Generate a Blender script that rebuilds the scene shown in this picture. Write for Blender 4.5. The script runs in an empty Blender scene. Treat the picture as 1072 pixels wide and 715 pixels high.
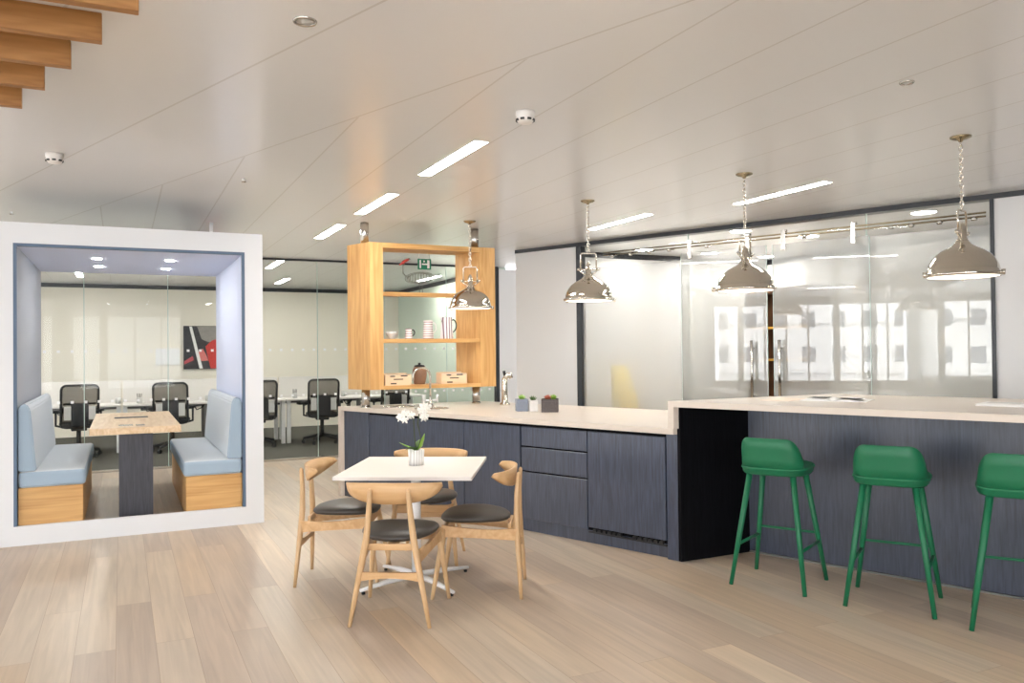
import bpy, bmesh, math, random
from mathutils import Vector, Matrix
random.seed(7)
C = bpy.context.scene.collection
PI = math.pi
R = math.radians

# ------------------------------------------------------------------ materials
def lin(c):
    return tuple(((v / 255) / 12.92 if v / 255 <= 0.04045 else ((v / 255 + 0.055) / 1.055) ** 2.4) for v in c) + (1.0,)

def new_mat(name):
    m = bpy.data.materials.new(name)
    m.use_nodes = True
    nt = m.node_tree
    return m, nt, nt.nodes['Principled BSDF']

def plain(name, rgb, rough=0.5, metal=0.0, spec=0.5, noise=0.0, nscale=30.0, bump=0.0, coat=0.0):
    m, nt, b = new_mat(name)
    b.inputs['Base Color'].default_value = lin(rgb)
    b.inputs['Roughness'].default_value = rough
    b.inputs['Metallic'].default_value = metal
    b.inputs['Specular IOR Level'].default_value = spec
    b.inputs['Coat Weight'].default_value = coat
    tc = nt.nodes.new('ShaderNodeTexCoord')
    nz = nt.nodes.new('ShaderNodeTexNoise')
    nz.inputs['Scale'].default_value = nscale
    nz.inputs['Detail'].default_value = 4
    nt.links.new(tc.outputs['Object'], nz.inputs['Vector'])
    if noise > 0:
        mx = nt.nodes.new('ShaderNodeMix'); mx.data_type = 'RGBA'
        c = lin(rgb)
        mx.inputs['A'].default_value = tuple(v * (1 - noise) for v in c[:3]) + (1,)
        mx.inputs['B'].default_value = tuple(min(1, v * (1 + noise)) for v in c[:3]) + (1,)
        nt.links.new(nz.outputs['Fac'], mx.inputs['Factor'])
        nt.links.new(mx.outputs['Result'], b.inputs['Base Color'])
    if bump > 0:
        bp = nt.nodes.new('ShaderNodeBump')
        bp.inputs['Strength'].default_value = bump
        bp.inputs['Distance'].default_value = 0.002
        nt.links.new(nz.outputs['Fac'], bp.inputs['Height'])
        nt.links.new(bp.outputs['Normal'], b.inputs['Normal'])
    return m

def wood(name, light, dark, axis='X', rough=0.45, scale=1.0, spec=0.4, rings=0.5, strip=0.0):
    """grain stretched along the given object axis"""
    m, nt, b = new_mat(name)
    b.inputs['Roughness'].default_value = rough
    b.inputs['Specular IOR Level'].default_value = spec
    tc = nt.nodes.new('ShaderNodeTexCoord')
    mp = nt.nodes.new('ShaderNodeMapping')
    s = [22 * scale] * 3
    s['XYZ'.index(axis)] = 1.4 * scale
    mp.inputs['Scale'].default_value = s
    nt.links.new(tc.outputs['Object'], mp.inputs['Vector'])
    n1 = nt.nodes.new('ShaderNodeTexNoise')
    n1.inputs['Scale'].default_value = 1.0; n1.inputs['Detail'].default_value = 6; n1.inputs['Distortion'].default_value = 0.6
    nt.links.new(mp.outputs['Vector'], n1.inputs['Vector'])
    mp2 = nt.nodes.new('ShaderNodeMapping')
    s2 = [7 * scale] * 3
    s2['XYZ'.index(axis)] = 0.7 * scale
    mp2.inputs['Scale'].default_value = s2
    nt.links.new(tc.outputs['Object'], mp2.inputs['Vector'])
    n2 = nt.nodes.new('ShaderNodeTexNoise')
    n2.inputs['Scale'].default_value = 1.0; n2.inputs['Detail'].default_value = 2
    nt.links.new(mp2.outputs['Vector'], n2.inputs['Vector'])
    mth = nt.nodes.new('ShaderNodeMath'); mth.operation = 'MULTIPLY'; mth.inputs[1].default_value = 9.0
    nt.links.new(n2.outputs['Fac'], mth.inputs[0])
    fr = nt.nodes.new('ShaderNodeMath'); fr.operation = 'PINGPONG'; fr.inputs[1].default_value = 0.5
    nt.links.new(mth.outputs[0], fr.inputs[0])
    ad = nt.nodes.new('ShaderNodeMath'); ad.operation = 'MULTIPLY_ADD'; ad.inputs[1].default_value = rings
    nt.links.new(fr.outputs[0], ad.inputs[0]); nt.links.new(n1.outputs['Fac'], ad.inputs[2])
    rp = nt.nodes.new('ShaderNodeValToRGB')
    rp.color_ramp.elements[0].position = 0.35; rp.color_ramp.elements[0].color = lin(dark)
    rp.color_ramp.elements[1].position = 0.80; rp.color_ramp.elements[1].color = lin(light)
    nt.links.new(ad.outputs[0], rp.inputs['Fac'])
    nt.links.new(rp.outputs['Color'], b.inputs['Base Color'])
    return m

def emit(name, rgb, strength):
    m, nt, b = new_mat(name)
    b.inputs['Base Color'].default_value = (0.9, 0.9, 0.9, 1)
    b.inputs['Emission Color'].default_value = lin(rgb)
    b.inputs['Emission Strength'].default_value = strength
    return m

def glass(name, tint=(1, 1, 1, 1), refl=1.0, rough=0.0, ior=1.5, haze=0.0, haze_col=(0.8, 0.8, 0.8, 1), base_refl=0.0):
    """thin pane: transparent + Fresnel reflection (+ optional white haze film)"""
    m, nt, b = new_mat(name)
    nt.nodes.remove(b)
    out = nt.nodes['Material Output']
    tr = nt.nodes.new('ShaderNodeBsdfTransparent'); tr.inputs['Color'].default_value = tint
    gl = nt.nodes.new('ShaderNodeBsdfGlossy'); gl.inputs['Roughness'].default_value = rough
    fr = nt.nodes.new('ShaderNodeFresnel'); fr.inputs['IOR'].default_value = ior
    ml = nt.nodes.new('ShaderNodeMath'); ml.operation = 'MULTIPLY_ADD'; ml.use_clamp = True
    ml.inputs[1].default_value = refl; ml.inputs[2].default_value = base_refl
    nt.links.new(fr.outputs[0], ml.inputs[0])
    base = tr
    if haze > 0:
        df = nt.nodes.new('ShaderNodeBsdfTranslucent'); df.inputs['Color'].default_value = haze_col
        d2 = nt.nodes.new('ShaderNodeBsdfDiffuse'); d2.inputs['Color'].default_value = haze_col
        a = nt.nodes.new('ShaderNodeMixShader'); a.inputs[0].default_value = 0.5
        nt.links.new(df.outputs[0], a.inputs[1]); nt.links.new(d2.outputs[0], a.inputs[2])
        h = nt.nodes.new('ShaderNodeMixShader'); h.inputs[0].default_value = haze
        nt.links.new(tr.outputs[0], h.inputs[1]); nt.links.new(a.outputs[0], h.inputs[2])
        base = h
    mx = nt.nodes.new('ShaderNodeMixShader')
    nt.links.new(ml.outputs[0], mx.inputs[0])
    nt.links.new(base.outputs[0], mx.inputs[1]); nt.links.new(gl.outputs[0], mx.inputs[2])
    nt.links.new(mx.outputs[0], out.inputs['Surface'])
    return m

def frosted(name):
    m, nt, b = new_mat(name)
    nt.nodes.remove(b)
    out = nt.nodes['Material Output']
    rf = nt.nodes.new('ShaderNodeBsdfRefraction'); rf.inputs['Roughness'].default_value = 0.13; rf.inputs['IOR'].default_value = 1.25
    rf.inputs['Color'].default_value = (0.95, 0.96, 0.96, 1)
    df = nt.nodes.new('ShaderNodeBsdfDiffuse'); df.inputs['Color'].default_value = (0.86, 0.86, 0.86, 1)
    tl = nt.nodes.new('ShaderNodeBsdfTranslucent'); tl.inputs['Color'].default_value = (0.86, 0.86, 0.86, 1)
    a = nt.nodes.new('ShaderNodeMixShader'); a.inputs[0].default_value = 0.5
    nt.links.new(df.outputs[0], a.inputs[1]); nt.links.new(tl.outputs[0], a.inputs[2])
    h = nt.nodes.new('ShaderNodeMixShader'); h.inputs[0].default_value = 0.34
    nt.links.new(rf.outputs[0], h.inputs[1]); nt.links.new(a.outputs[0], h.inputs[2])
    gl = nt.nodes.new('ShaderNodeBsdfGlossy'); gl.inputs['Roughness'].default_value = 0.12
    mx = nt.nodes.new('ShaderNodeMixShader'); mx.inputs[0].default_value = 0.05
    nt.links.new(h.outputs[0], mx.inputs[1]); nt.links.new(gl.outputs[0], mx.inputs[2])
    nt.links.new(mx.outputs[0], out.inputs['Surface'])
    return m

def floor_mat():
    m, nt, b = new_mat('oak_planks')
    b.inputs['Specular IOR Level'].default_value = 0.35
    tc = nt.nodes.new('ShaderNodeTexCoord')
    mp = nt.nodes.new('ShaderNodeMapping'); mp.inputs['Rotation'].default_value = (0, 0, R(90)); mp.inputs['Location'].default_value = (0.3, 0.03, 0)
    nt.links.new(tc.outputs['Object'], mp.inputs['Vector'])
    bk = nt.nodes.new('ShaderNodeTexBrick')
    bk.offset = 0.37; bk.offset_frequency = 2; bk.squash = 1.0
    bk.inputs['Scale'].default_value = 1.0
    bk.inputs['Brick Width'].default_value = 2.1
    bk.inputs['Row Height'].default_value = 0.182
    bk.inputs['Mortar Size'].default_value = 0.0016
    bk.inputs['Mortar Smooth'].default_value = 0.4
    bk.inputs['Bias'].default_value = 0.0
    bk.inputs['Color1'].default_value = (0, 0, 0, 1); bk.inputs['Color2'].default_value = (1, 1, 1, 1)
    bk.inputs['Mortar'].default_value = (0.5, 0.5, 0.5, 1)
    nt.links.new(mp.outputs[0], bk.inputs['Vector'])
    rp = nt.nodes.new('ShaderNodeValToRGB')
    e = rp.color_ramp.elements
    e[0].position = 0.0; e[0].color = lin((182, 166, 150))
    e[1].position = 1.0; e[1].color = lin((208, 190, 168))
    for p, c in ((0.3, (192, 175, 158)), (0.55, (200, 180, 156)), (0.75, (196, 184, 169))):
        k = e.new(p); k.color = lin(c)
    nt.links.new(bk.outputs['Color'], rp.inputs['Fac'])
    # grain
    mg = nt.nodes.new('ShaderNodeMapping'); mg.inputs['Scale'].default_value = (26, 1.1, 1)
    nt.links.new(tc.outputs['Object'], mg.inputs['Vector'])
    off = nt.nodes.new('ShaderNodeMix'); off.data_type = 'VECTOR'; off.inputs['Factor'].default_value = 0.0
    ng = nt.nodes.new('ShaderNodeTexNoise'); ng.inputs['Scale'].default_value = 1.0; ng.inputs['Detail'].default_value = 7; ng.inputs['Distortion'].default_value = 0.8
    va = nt.nodes.new('ShaderNodeVectorMath'); va.operation = 'ADD'
    sc = nt.nodes.new('ShaderNodeVectorMath'); sc.operation = 'SCALE'; sc.inputs['Scale'].default_value = 13.0
    nt.links.new(bk.outputs['Color'], sc.inputs[0])
    nt.links.new(mg.outputs[0], va.inputs[0]); nt.links.new(sc.outputs[0], va.inputs[1])
    nt.links.new(va.outputs[0], ng.inputs['Vector'])
    nb = nt.nodes.new('ShaderNodeTexNoise'); nb.inputs['Scale'].default_value = 0.9; nb.inputs['Detail'].default_value = 3
    mb = nt.nodes.new('ShaderNodeMapping'); mb.inputs['Scale'].default_value = (3.0, 0.8, 1)
    nt.links.new(tc.outputs['Object'], mb.inputs['Vector']); nt.links.new(mb.outputs[0], nb.inputs['Vector'])
    r2 = nt.nodes.new('ShaderNodeValToRGB')
    r2.color_ramp.elements[0].position = 0.30; r2.color_ramp.elements[0].color = (0.82, 0.81, 0.80, 1)
    r2.color_ramp.elements[1].position = 0.68; r2.color_ramp.elements[1].color = (1.08, 1.07, 1.06, 1)
    nt.links.new(ng.outputs['Fac'], r2.inputs['Fac'])
    m1 = nt.nodes.new('ShaderNodeMix'); m1.data_type = 'RGBA'; m1.blend_type = 'MULTIPLY'; m1.inputs['Factor'].default_value = 0.75
    nt.links.new(rp.outputs['Color'], m1.inputs['A']); nt.links.new(r2.outputs['Color'], m1.inputs['B'])
    r3 = nt.nodes.new('ShaderNodeValToRGB')
    r3.color_ramp.elements[0].position = 0.3; r3.color_ramp.elements[0].color = (0.86, 0.86, 0.87, 1)
    r3.color_ramp.elements[1].position = 0.7; r3.color_ramp.elements[1].color = (1.06, 1.04, 1.0, 1)
    nt.links.new(nb.outputs['Fac'], r3.inputs['Fac'])
    m2 = nt.nodes.new('ShaderNodeMix'); m2.data_type = 'RGBA'; m2.blend_type = 'MULTIPLY'; m2.inputs['Factor'].default_value = 0.8
    nt.links.new(m1.outputs['Result'], m2.inputs['A']); nt.links.new(r3.outputs['Color'], m2.inputs['B'])
    m3 = nt.nodes.new('ShaderNodeMix'); m3.data_type = 'RGBA'; m3.inputs['B'].default_value = lin((150, 128, 108))
    fm = nt.nodes.new('ShaderNodeMath'); fm.operation = 'MULTIPLY'; fm.inputs[1].default_value = 0.75
    nt.links.new(bk.outputs['Fac'], fm.inputs[0])
    nt.links.new(fm.outputs[0], m3.inputs['Factor']); nt.links.new(m2.outputs['Result'], m3.inputs['A'])
    nt.links.new(m3.outputs['Result'], b.inputs['Base Color'])
    b.inputs['Roughness'].default_value = 0.36
    return m

def ceiling_mat(theta, ox, oy):
    """white satin panels; joints follow the bar line on the left, the lamp line on the right"""
    m, nt, b = new_mat('ceiling_panels')
    b.inputs['Roughness'].default_value = 0.22
    b.inputs['Specular IOR Level'].default_value = 0.6
    tc = nt.nodes.new('ShaderNodeTexCoord')
    sx = nt.nodes.new('ShaderNodeSeparateXYZ'); nt.links.new(tc.outputs['Object'], sx.inputs[0])
    # distance to bar line
    dp = nt.nodes.new('ShaderNodeVectorMath'); dp.operation = 'DOT_PRODUCT'
    dp.inputs[1].default_value = (math.cos(theta), math.sin(theta), 0)
    nt.links.new(tc.outputs['Object'], dp.inputs[0])
    nn = nt.nodes.new('ShaderNodeMath'); nn.operation = 'SUBTRACT'; nn.inputs[1].default_value = ox * math.cos(theta) + oy * math.sin(theta)
    nt.links.new(dp.outputs['Value'], nn.inputs[0])
    def lines(src, first, period, width):
        a = nt.nodes.new('ShaderNodeMath'); a.operation = 'SUBTRACT'; a.inputs[1].default_value = first - width / 2
        nt.links.new(src, a.inputs[0])
        f = nt.nodes.new('ShaderNodeMath'); f.operation = 'FLOORED_MODULO'; f.inputs[1].default_value = period
        nt.links.new(a.outputs[0], f.inputs[0])
        l = nt.nodes.new('ShaderNodeMath'); l.operation = 'LESS_THAN'; l.inputs[1].default_value = width
        nt.links.new(f.outputs[0], l.inputs[0])
        return l.outputs[0]
    ldir = lines(nn.outputs[0], -2.98, 0.81, 0.012)
    lx = lines(sx.outputs['X'], 2.09, 0.45, 0.010)
    zone = nt.nodes.new('ShaderNodeMath'); zone.operation = 'LESS_THAN'; zone.inputs[1].default_value = -2.16
    nt.links.new(nn.outputs[0], zone.inputs[0])
    mx = nt.nodes.new('ShaderNodeMix'); mx.data_type = 'FLOAT'
    nt.links.new(zone.outputs[0], mx.inputs['Factor']); nt.links.new(lx, mx.inputs['A']); nt.links.new(ldir, mx.inputs['B'])
    nz = nt.nodes.new('ShaderNodeTexNoise'); nz.inputs['Scale'].default_value = 0.6
    nt.links.new(tc.outputs['Object'], nz.inputs['Vector'])
    mix = nt.nodes.new('ShaderNodeMix'); mix.data_type = 'RGBA'
    mix.inputs['A'].default_value = lin((236, 237, 239)); mix.inputs['B'].default_value = lin((205, 202, 198))
    ml = nt.nodes.new('ShaderNodeMath'); ml.operation = 'MULTIPLY'; ml.inputs[1].default_value = 0.6
    nt.links.new(mx.outputs['Result'], ml.inputs[0])
    nt.links.new(ml.outputs[0], mix.inputs['Factor'])
    nt.links.new(mix.outputs['Result'], b.inputs['Base Color'])
    bp = nt.nodes.new('ShaderNodeBump'); bp.inputs['Strength'].default_value = 0.12; bp.inputs['Distance'].default_value = 0.003; bp.invert = True
    nt.links.new(mx.outputs['Result'], bp.inputs['Height']); nt.links.new(bp.outputs['Normal'], b.inputs['Normal'])
    return m

def building_mat(name, wallc, winc, sx, sz):
    m, nt, b = new_mat(name)
    tc = nt.nodes.new('ShaderNodeTexCoord')
    se = nt.nodes.new('ShaderNodeSeparateXYZ'); nt.links.new(tc.outputs['Object'], se.inputs[0])
    def win(src, period, lo, hi):
        f = nt.nodes.new('ShaderNodeMath'); f.operation = 'FLOORED_MODULO'; f.inputs[1].default_value = period
        nt.links.new(src, f.inputs[0])
        g = nt.nodes.new('ShaderNodeMath'); g.operation = 'GREATER_THAN'; g.inputs[1].default_value = lo
        l = nt.nodes.new('ShaderNodeMath'); l.operation = 'LESS_THAN'; l.inputs[1].default_value = hi
        nt.links.new(f.outputs[0], g.inputs[0]); nt.links.new(f.outputs[0], l.inputs[0])
        p = nt.nodes.new('ShaderNodeMath'); p.operation = 'MULTIPLY'
        nt.links.new(g.outputs[0], p.inputs[0]); nt.links.new(l.outputs[0], p.inputs[1])
        return p.outputs[0]
    a = win(se.outputs['Y'], sx, 0.25 * sx, 0.7 * sx); c = win(se.outputs['Z'], sz, 0.3 * sz, 0.75 * sz)
    p = nt.nodes.new('ShaderNodeMath'); p.operation = 'MULTIPLY'
    nt.links.new(a, p.inputs[0]); nt.links.new(c, p.inputs[1])
    mx = nt.nodes.new('ShaderNodeMix'); mx.data_type = 'RGBA'
    mx.inputs['A'].default_value = lin(wallc); mx.inputs['B'].default_value = lin(winc)
    nt.links.new(p.outputs[0], mx.inputs['Factor']); nt.links.new(mx.outputs['Result'], b.inputs['Base Color'])
    return m

def carpet_mat():
    m, nt, b = new_mat('office_carpet')
    b.inputs['Roughness'].default_value = 0.95; b.inputs['Specular IOR Level'].default_value = 0.1
    tc = nt.nodes.new('ShaderNodeTexCoord')
    nz = nt.nodes.new('ShaderNodeTexNoise'); nz.inputs['Scale'].default_value = 60; nz.inputs['Detail'].default_value = 5
    nt.links.new(tc.outputs['Object'], nz.inputs['Vector'])
    rp = nt.nodes.new('ShaderNodeValToRGB')
    rp.color_ramp.elements[0].color = lin((70, 70, 66)); rp.color_ramp.elements[1].color = lin((112, 111, 104))
    nt.links.new(nz.outputs['Fac'], rp.inputs['Fac']); nt.links.new(rp.outputs['Color'], b.inputs['Base Color'])
    return m

PHI = 0.362982
M = {}
M['white_wall'] = plain('white_wall', (226, 226, 226), 0.6, spec=0.3, noise=0.01, nscale=3)
M['white_frame'] = plain('white_frame', (224, 226, 229), 0.45, noise=0.01, nscale=3)
M['office_wall'] = plain('office_wall', (243, 237, 224), 0.7, spec=0.2, noise=0.01, nscale=2)
M['green_wall'] = plain('green_wall', (216, 228, 214), 0.6, spec=0.2, noise=0.01, nscale=2)
M['dark_trim'] = plain('dark_trim', (38, 42, 48), 0.35)
M['floor'] = floor_mat()
M['carpet'] = carpet_mat()
M['ceiling'] = ceiling_mat(PHI, 3.445, 4.573)
M['oak'] = wood('oak_veneer', (216, 172, 112), (192, 144, 86), 'X', 0.45)
M['oak_v'] = wood('oak_boards', (216, 172, 113), (194, 146, 88), 'Z', 0.45)
M['oak_slat'] = wood('oak_slat', (180, 132, 80), (146, 100, 56), 'X', 0.5)
M['oak_chair'] = wood('oak_chair', (216, 184, 144), (194, 156, 112), 'Z', 0.42, scale=1.4, rings=0.25)
M['oak_chair_x'] = wood('oak_chair_band', (218, 182, 138), (196, 154, 106), 'X', 0.42, scale=0.9, rings=0.25)
M['oak_table'] = wood('oak_table_top', (232, 206, 172), (212, 180, 140), 'Y', 0.4, spec=0.45)
M['navy'] = wood('navy_veneer', (63, 74, 97), (36, 44, 61), 'Z', 0.34, scale=3.0, spec=0.85, rings=0.15)
M['shaded_veneer'] = wood('shaded_veneer', (20, 20, 24), (10, 10, 13), 'Z', 0.5, scale=3.0, spec=0.08, rings=0.15)  # near-black copy of the navy veneer, end panel shade put into its colour
M['char_veneer'] = wood('charcoal_veneer', (66, 66, 76), (40, 41, 48), 'Z', 0.45, scale=3.0, spec=0.5, rings=0.15)
M['stone'] = plain('pale_stone', (210, 198, 186), 0.28, noise=0.03, nscale=40, spec=0.5)
M['chrome'] = plain('chrome', (206, 200, 189), 0.07, metal=1.0)
M['steel'] = plain('brushed_steel', (200, 198, 192), 0.25, metal=1.0, noise=0.05, nscale=60)
M['brass_dull'] = plain('aged_nickel', (176, 164, 138), 0.25, metal=1.0)
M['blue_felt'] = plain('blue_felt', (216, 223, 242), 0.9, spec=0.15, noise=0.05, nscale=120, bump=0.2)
M['shaded_felt'] = plain('shaded_felt', (172, 176, 182), 0.9, spec=0.15, noise=0.06, nscale=120, bump=0.2)  # lining felt greyed down, the left side's shade put into its colour
M['blue_edge'] = plain('blue_edge', (92, 112, 136), 0.6)
M['seat_fabric'] = plain('pale_blue_fabric', (206, 213, 218), 0.9, spec=0.15, noise=0.05, nscale=200, bump=0.25)
M['seat_fabric_side'] = plain('blue_fabric', (162, 181, 198), 0.9, spec=0.15, noise=0.05, nscale=200, bump=0.25)
M['white_lam'] = plain('white_laminate', (228, 225, 221), 0.35)
M['white_metal'] = plain('white_metal', (234, 234, 234), 0.35)
M['leather'] = plain('black_leather', (58, 54, 50), 0.42, spec=0.5, noise=0.08, nscale=90, bump=0.15)
M['green'] = plain('green_paint', (26, 106, 72), 0.42, spec=0.4, noise=0.04, nscale=60)
M['black'] = plain('black_plastic', (30, 31, 34), 0.5)
M['dark_mesh'] = glass('mesh_back', (0.30, 0.29, 0.27, 1), refl=0.3)
M['grey_plastic'] = plain('pale_grey_plastic', (206, 206, 204), 0.5)
M['grey_metal'] = plain('grey_metal', (120, 120, 118), 0.4, metal=0.3)
M['booth_light'] = emit('booth_light_diffuser', (255, 252, 248), 150.0)
M['lamp'] = emit('lamp_diffuser', (255, 251, 244), 45.0)
M['downlight'] = emit('downlight_diffuser', (255, 250, 242), 75.0)
M['glass'] = glass('clear_glass', (0.97, 0.975, 0.965, 1), refl=0.25)
M['glass_door'] = glass('filmed_glass', (0.80, 0.81, 0.80, 1), refl=0.95, haze=0.26, haze_col=(0.93, 0.93, 0.91, 1), base_refl=0.035)
M['glass_edge'] = plain('glass_edge', (186, 206, 200), 0.2)
M['frosted'] = frosted('frosted_glass')
M['green_leaf'] = plain('green_leaf', (132, 178, 58), 0.5, noise=0.25, nscale=25)
M['dark_leaf'] = plain('dark_leaf', (70, 104, 44), 0.5, noise=0.2, nscale=25)
M['petal'] = plain('white_petal', (246, 244, 238), 0.6)
M['stem'] = plain('stem', (64, 74, 44), 0.6)
M['soil'] = plain('dark_soil', (44, 38, 34), 0.9, noise=0.3, nscale=80)
M['ceramic'] = plain('white_ceramic', (232, 230, 226), 0.35)
M['blue_stone'] = plain('blue_grey_stone', (132, 140, 154), 0.7, noise=0.12, nscale=60)
M['dark_stone'] = plain('dark_pitted_stone', (86, 80, 80), 0.8, noise=0.5, nscale=90, bump=0.6)
M['paper'] = plain('white_paper', (242, 242, 242), 0.7)
M['ink'] = plain('black_ink', (34, 34, 36), 0.6)
M['peach_board'] = plain('peach_card', (232, 204, 170), 0.7, noise=0.06, nscale=30)
M['brown_clay'] = plain('brown_clay', (142, 108, 86), 0.6, noise=0.1, nscale=30)
M['wire'] = plain('wire', (120, 118, 112), 0.4, metal=0.8)
M['red'] = plain('red_paint', (206, 62, 56), 0.5)
M['art_grey'] = plain('art_grey', (150, 146, 142), 0.6, noise=0.3, nscale=14)
M['art_dark'] = plain('art_dark', (62, 62, 66), 0.6, noise=0.5, nscale=18)
M['sign_green'] = plain('sign_green', (24, 122, 92), 0.4)
M['brown_panel'] = wood('brown_panel', (96, 66, 42), (58, 38, 24), 'Z', 0.5)
M['gold'] = plain('gold_edge', (206, 160, 70), 0.35, metal=0.7)
M['yellow'] = plain('yellow_fabric', (228, 196, 30), 0.8)
M['low_wall'] = plain('beige_low_wall', (176, 160, 136), 0.7, noise=0.02)
M['post'] = plain('facade_post', (206, 202, 194), 0.5)
M['pavement'] = plain('pavement', (170, 168, 164), 0.9, noise=0.08, nscale=0.5)

def striped(name, a, b_, period, axis='X', width=0.4):
    m, nt, b = new_mat(name)
    b.inputs['Roughness'].default_value = 0.4
    tc = nt.nodes.new('ShaderNodeTexCoord')
    se = nt.nodes.new('ShaderNodeSeparateXYZ'); nt.links.new(tc.outputs['Object'], se.inputs[0])
    f = nt.nodes.new('ShaderNodeMath'); f.operation = 'FLOORED_MODULO'; f.inputs[1].default_value = period
    nt.links.new(se.outputs[axis], f.inputs[0])
    l = nt.nodes.new('ShaderNodeMath'); l.operation = 'LESS_THAN'; l.inputs[1].default_value = period * width
    nt.links.new(f.outputs[0], l.inputs[0])
    mx = nt.nodes.new('ShaderNodeMix'); mx.data_type = 'RGBA'
    mx.inputs['A'].default_value = lin(a); mx.inputs['B'].default_value = lin(b_)
    nt.links.new(l.outputs[0], mx.inputs['Factor']); nt.links.new(mx.outputs['Result'], b.inputs['Base Color'])
    return m
M['jug_stripe'] = striped('jug_stripe', (232, 228, 232), (120, 100, 112), 0.028, 'X', 0.4)
M['jug_dots'] = striped('jug_dots', (236, 230, 228), (150, 120, 126), 0.024, 'Z', 0.35)
M['ribbed'] = striped('ribbed_pot', (238, 236, 232), (206, 202, 198), 0.016, 'X', 0.4)

# ------------------------------------------------------------------ mesh helpers
def bx(bm, c, s, rz=0.0, bev=0.0, seg=2, mi=0):
    """box centred at c, size s"""
    r = bmesh.ops.create_cube(bm, size=1.0)
    vs = r['verts']
    bmesh.ops.scale(bm, vec=s, verts=vs)
    if bev > 0:
        es = list({e for v in vs for e in v.link_edges})
        rr = bmesh.ops.bevel(bm, geom=vs + es, offset=bev, segments=seg, profile=0.5, affect='EDGES')
        vs = list({v for f in rr['faces'] for v in f.verts} | {v for v in vs if v.is_valid})
    if rz: bmesh.ops.rotate(bm, cent=(0, 0, 0), matrix=Matrix.Rotation(rz, 3, 'Z'), verts=vs)
    bmesh.ops.translate(bm, vec=c, verts=vs)
    if mi:
        for f in {f for v in vs for f in v.link_faces}: f.material_index = mi
    return vs

def bx2(bm, lo, hi, bev=0.0, seg=2, mi=0):
    return bx(bm, [(a + b) / 2 for a, b in zip(lo, hi)], [abs(b - a) for a, b in zip(lo, hi)], 0, bev, seg, mi)

def prism(bm, pts, z0, z1, mi=0):
    lo = [bm.verts.new((p[0], p[1], z0)) for p in pts]
    hi = [bm.verts.new((p[0], p[1], z1)) for p in pts]
    n = len(pts)
    fs = [bm.faces.new(list(reversed(lo))), bm.faces.new(hi)]
    for i in range(n):
        fs.append(bm.faces.new((lo[i], lo[(i + 1) % n], hi[(i + 1) % n], hi[i])))
    for f in fs: f.material_index = mi
    return lo + hi

def prism_y(bm, pts, y0, y1, mi=0):
    """polygon in xz extruded along y"""
    lo = [bm.verts.new((p[0], y0, p[1])) for p in pts]
    hi = [bm.verts.new((p[0], y1, p[1])) for p in pts]
    n = len(pts)
    fs = [bm.faces.new(lo), bm.faces.new(list(reversed(hi)))]
    for i in range(n):
        fs.append(bm.faces.new((lo[(i + 1) % n], lo[i], hi[i], hi[(i + 1) % n])))
    for f in fs: f.material_index = mi

def tube(bm, path, rad, seg=10, cap=True, mi=0, flat=None):
    """round tube along path; rad a number or a list; flat=(sx,sy) squashes the section"""
    P = [Vector(p) for p in path]
    if not isinstance(rad, (list, tuple)): rad = [rad] * len(P)
    rings = []
    up = None
    for i, p in enumerate(P):
        if i == 0: t = (P[1] - P[0])
        elif i == len(P) - 1: t = (P[-1] - P[-2])
        else: t = (P[i + 1] - P[i]).normalized() + (P[i] - P[i - 1]).normalized()
        t.normalize()
        if up is None:
            a = Vector((0, 0, 1)) if abs(t.z) < 0.9 else Vector((1, 0, 0))
            up = (a - t * a.dot(t)).normalized()
        else:
            up = (up - t * up.dot(t))
            if up.length < 1e-5: up = Vector((0, 1, 0)) - t * t.y
            up.normalize()
        s = t.cross(up)
        fx, fy = flat if flat else (1, 1)
        rings.append([bm.verts.new(p + (s * math.cos(2 * PI * k / seg) * fx + up * math.sin(2 * PI * k / seg) * fy) * rad[i]) for k in range(seg)])
    for a, b in zip(rings, rings[1:]):
        for k in range(seg):
            f = bm.faces.new((a[k], a[(k + 1) % seg], b[(k + 1) % seg], b[k])); f.smooth = True; f.material_index = mi
    if cap:
        f = bm.faces.new(list(reversed(rings[0]))); f.material_index = mi
        f = bm.faces.new(rings[-1]); f.material_index = mi

def lathe(bm, prof, seg=24, c=(0, 0, 0), mi=0, smooth=True):
    rings = []
    for r, z in prof:
        if r < 1e-5:
            rings.append([bm.verts.new((c[0], c[1], c[2] + z))])
        else:
            rings.append([bm.verts.new((c[0] + r * math.cos(2 * PI * k / seg), c[1] + r * math.sin(2 * PI * k / seg), c[2] + z)) for k in range(seg)])
    for a, b in zip(rings, rings[1:]):
        for k in range(seg):
            k2 = (k + 1) % seg
            if len(a) == 1 and len(b) == 1: continue
            if len(a) == 1: f = bm.faces.new((a[0], b[k2], b[k]))
            elif len(b) == 1: f = bm.faces.new((a[k], a[k2], b[0]))
            else: f = bm.faces.new((a[k], a[k2], b[k2], b[k]))
            f.smooth = smooth; f.material_index = mi

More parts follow.
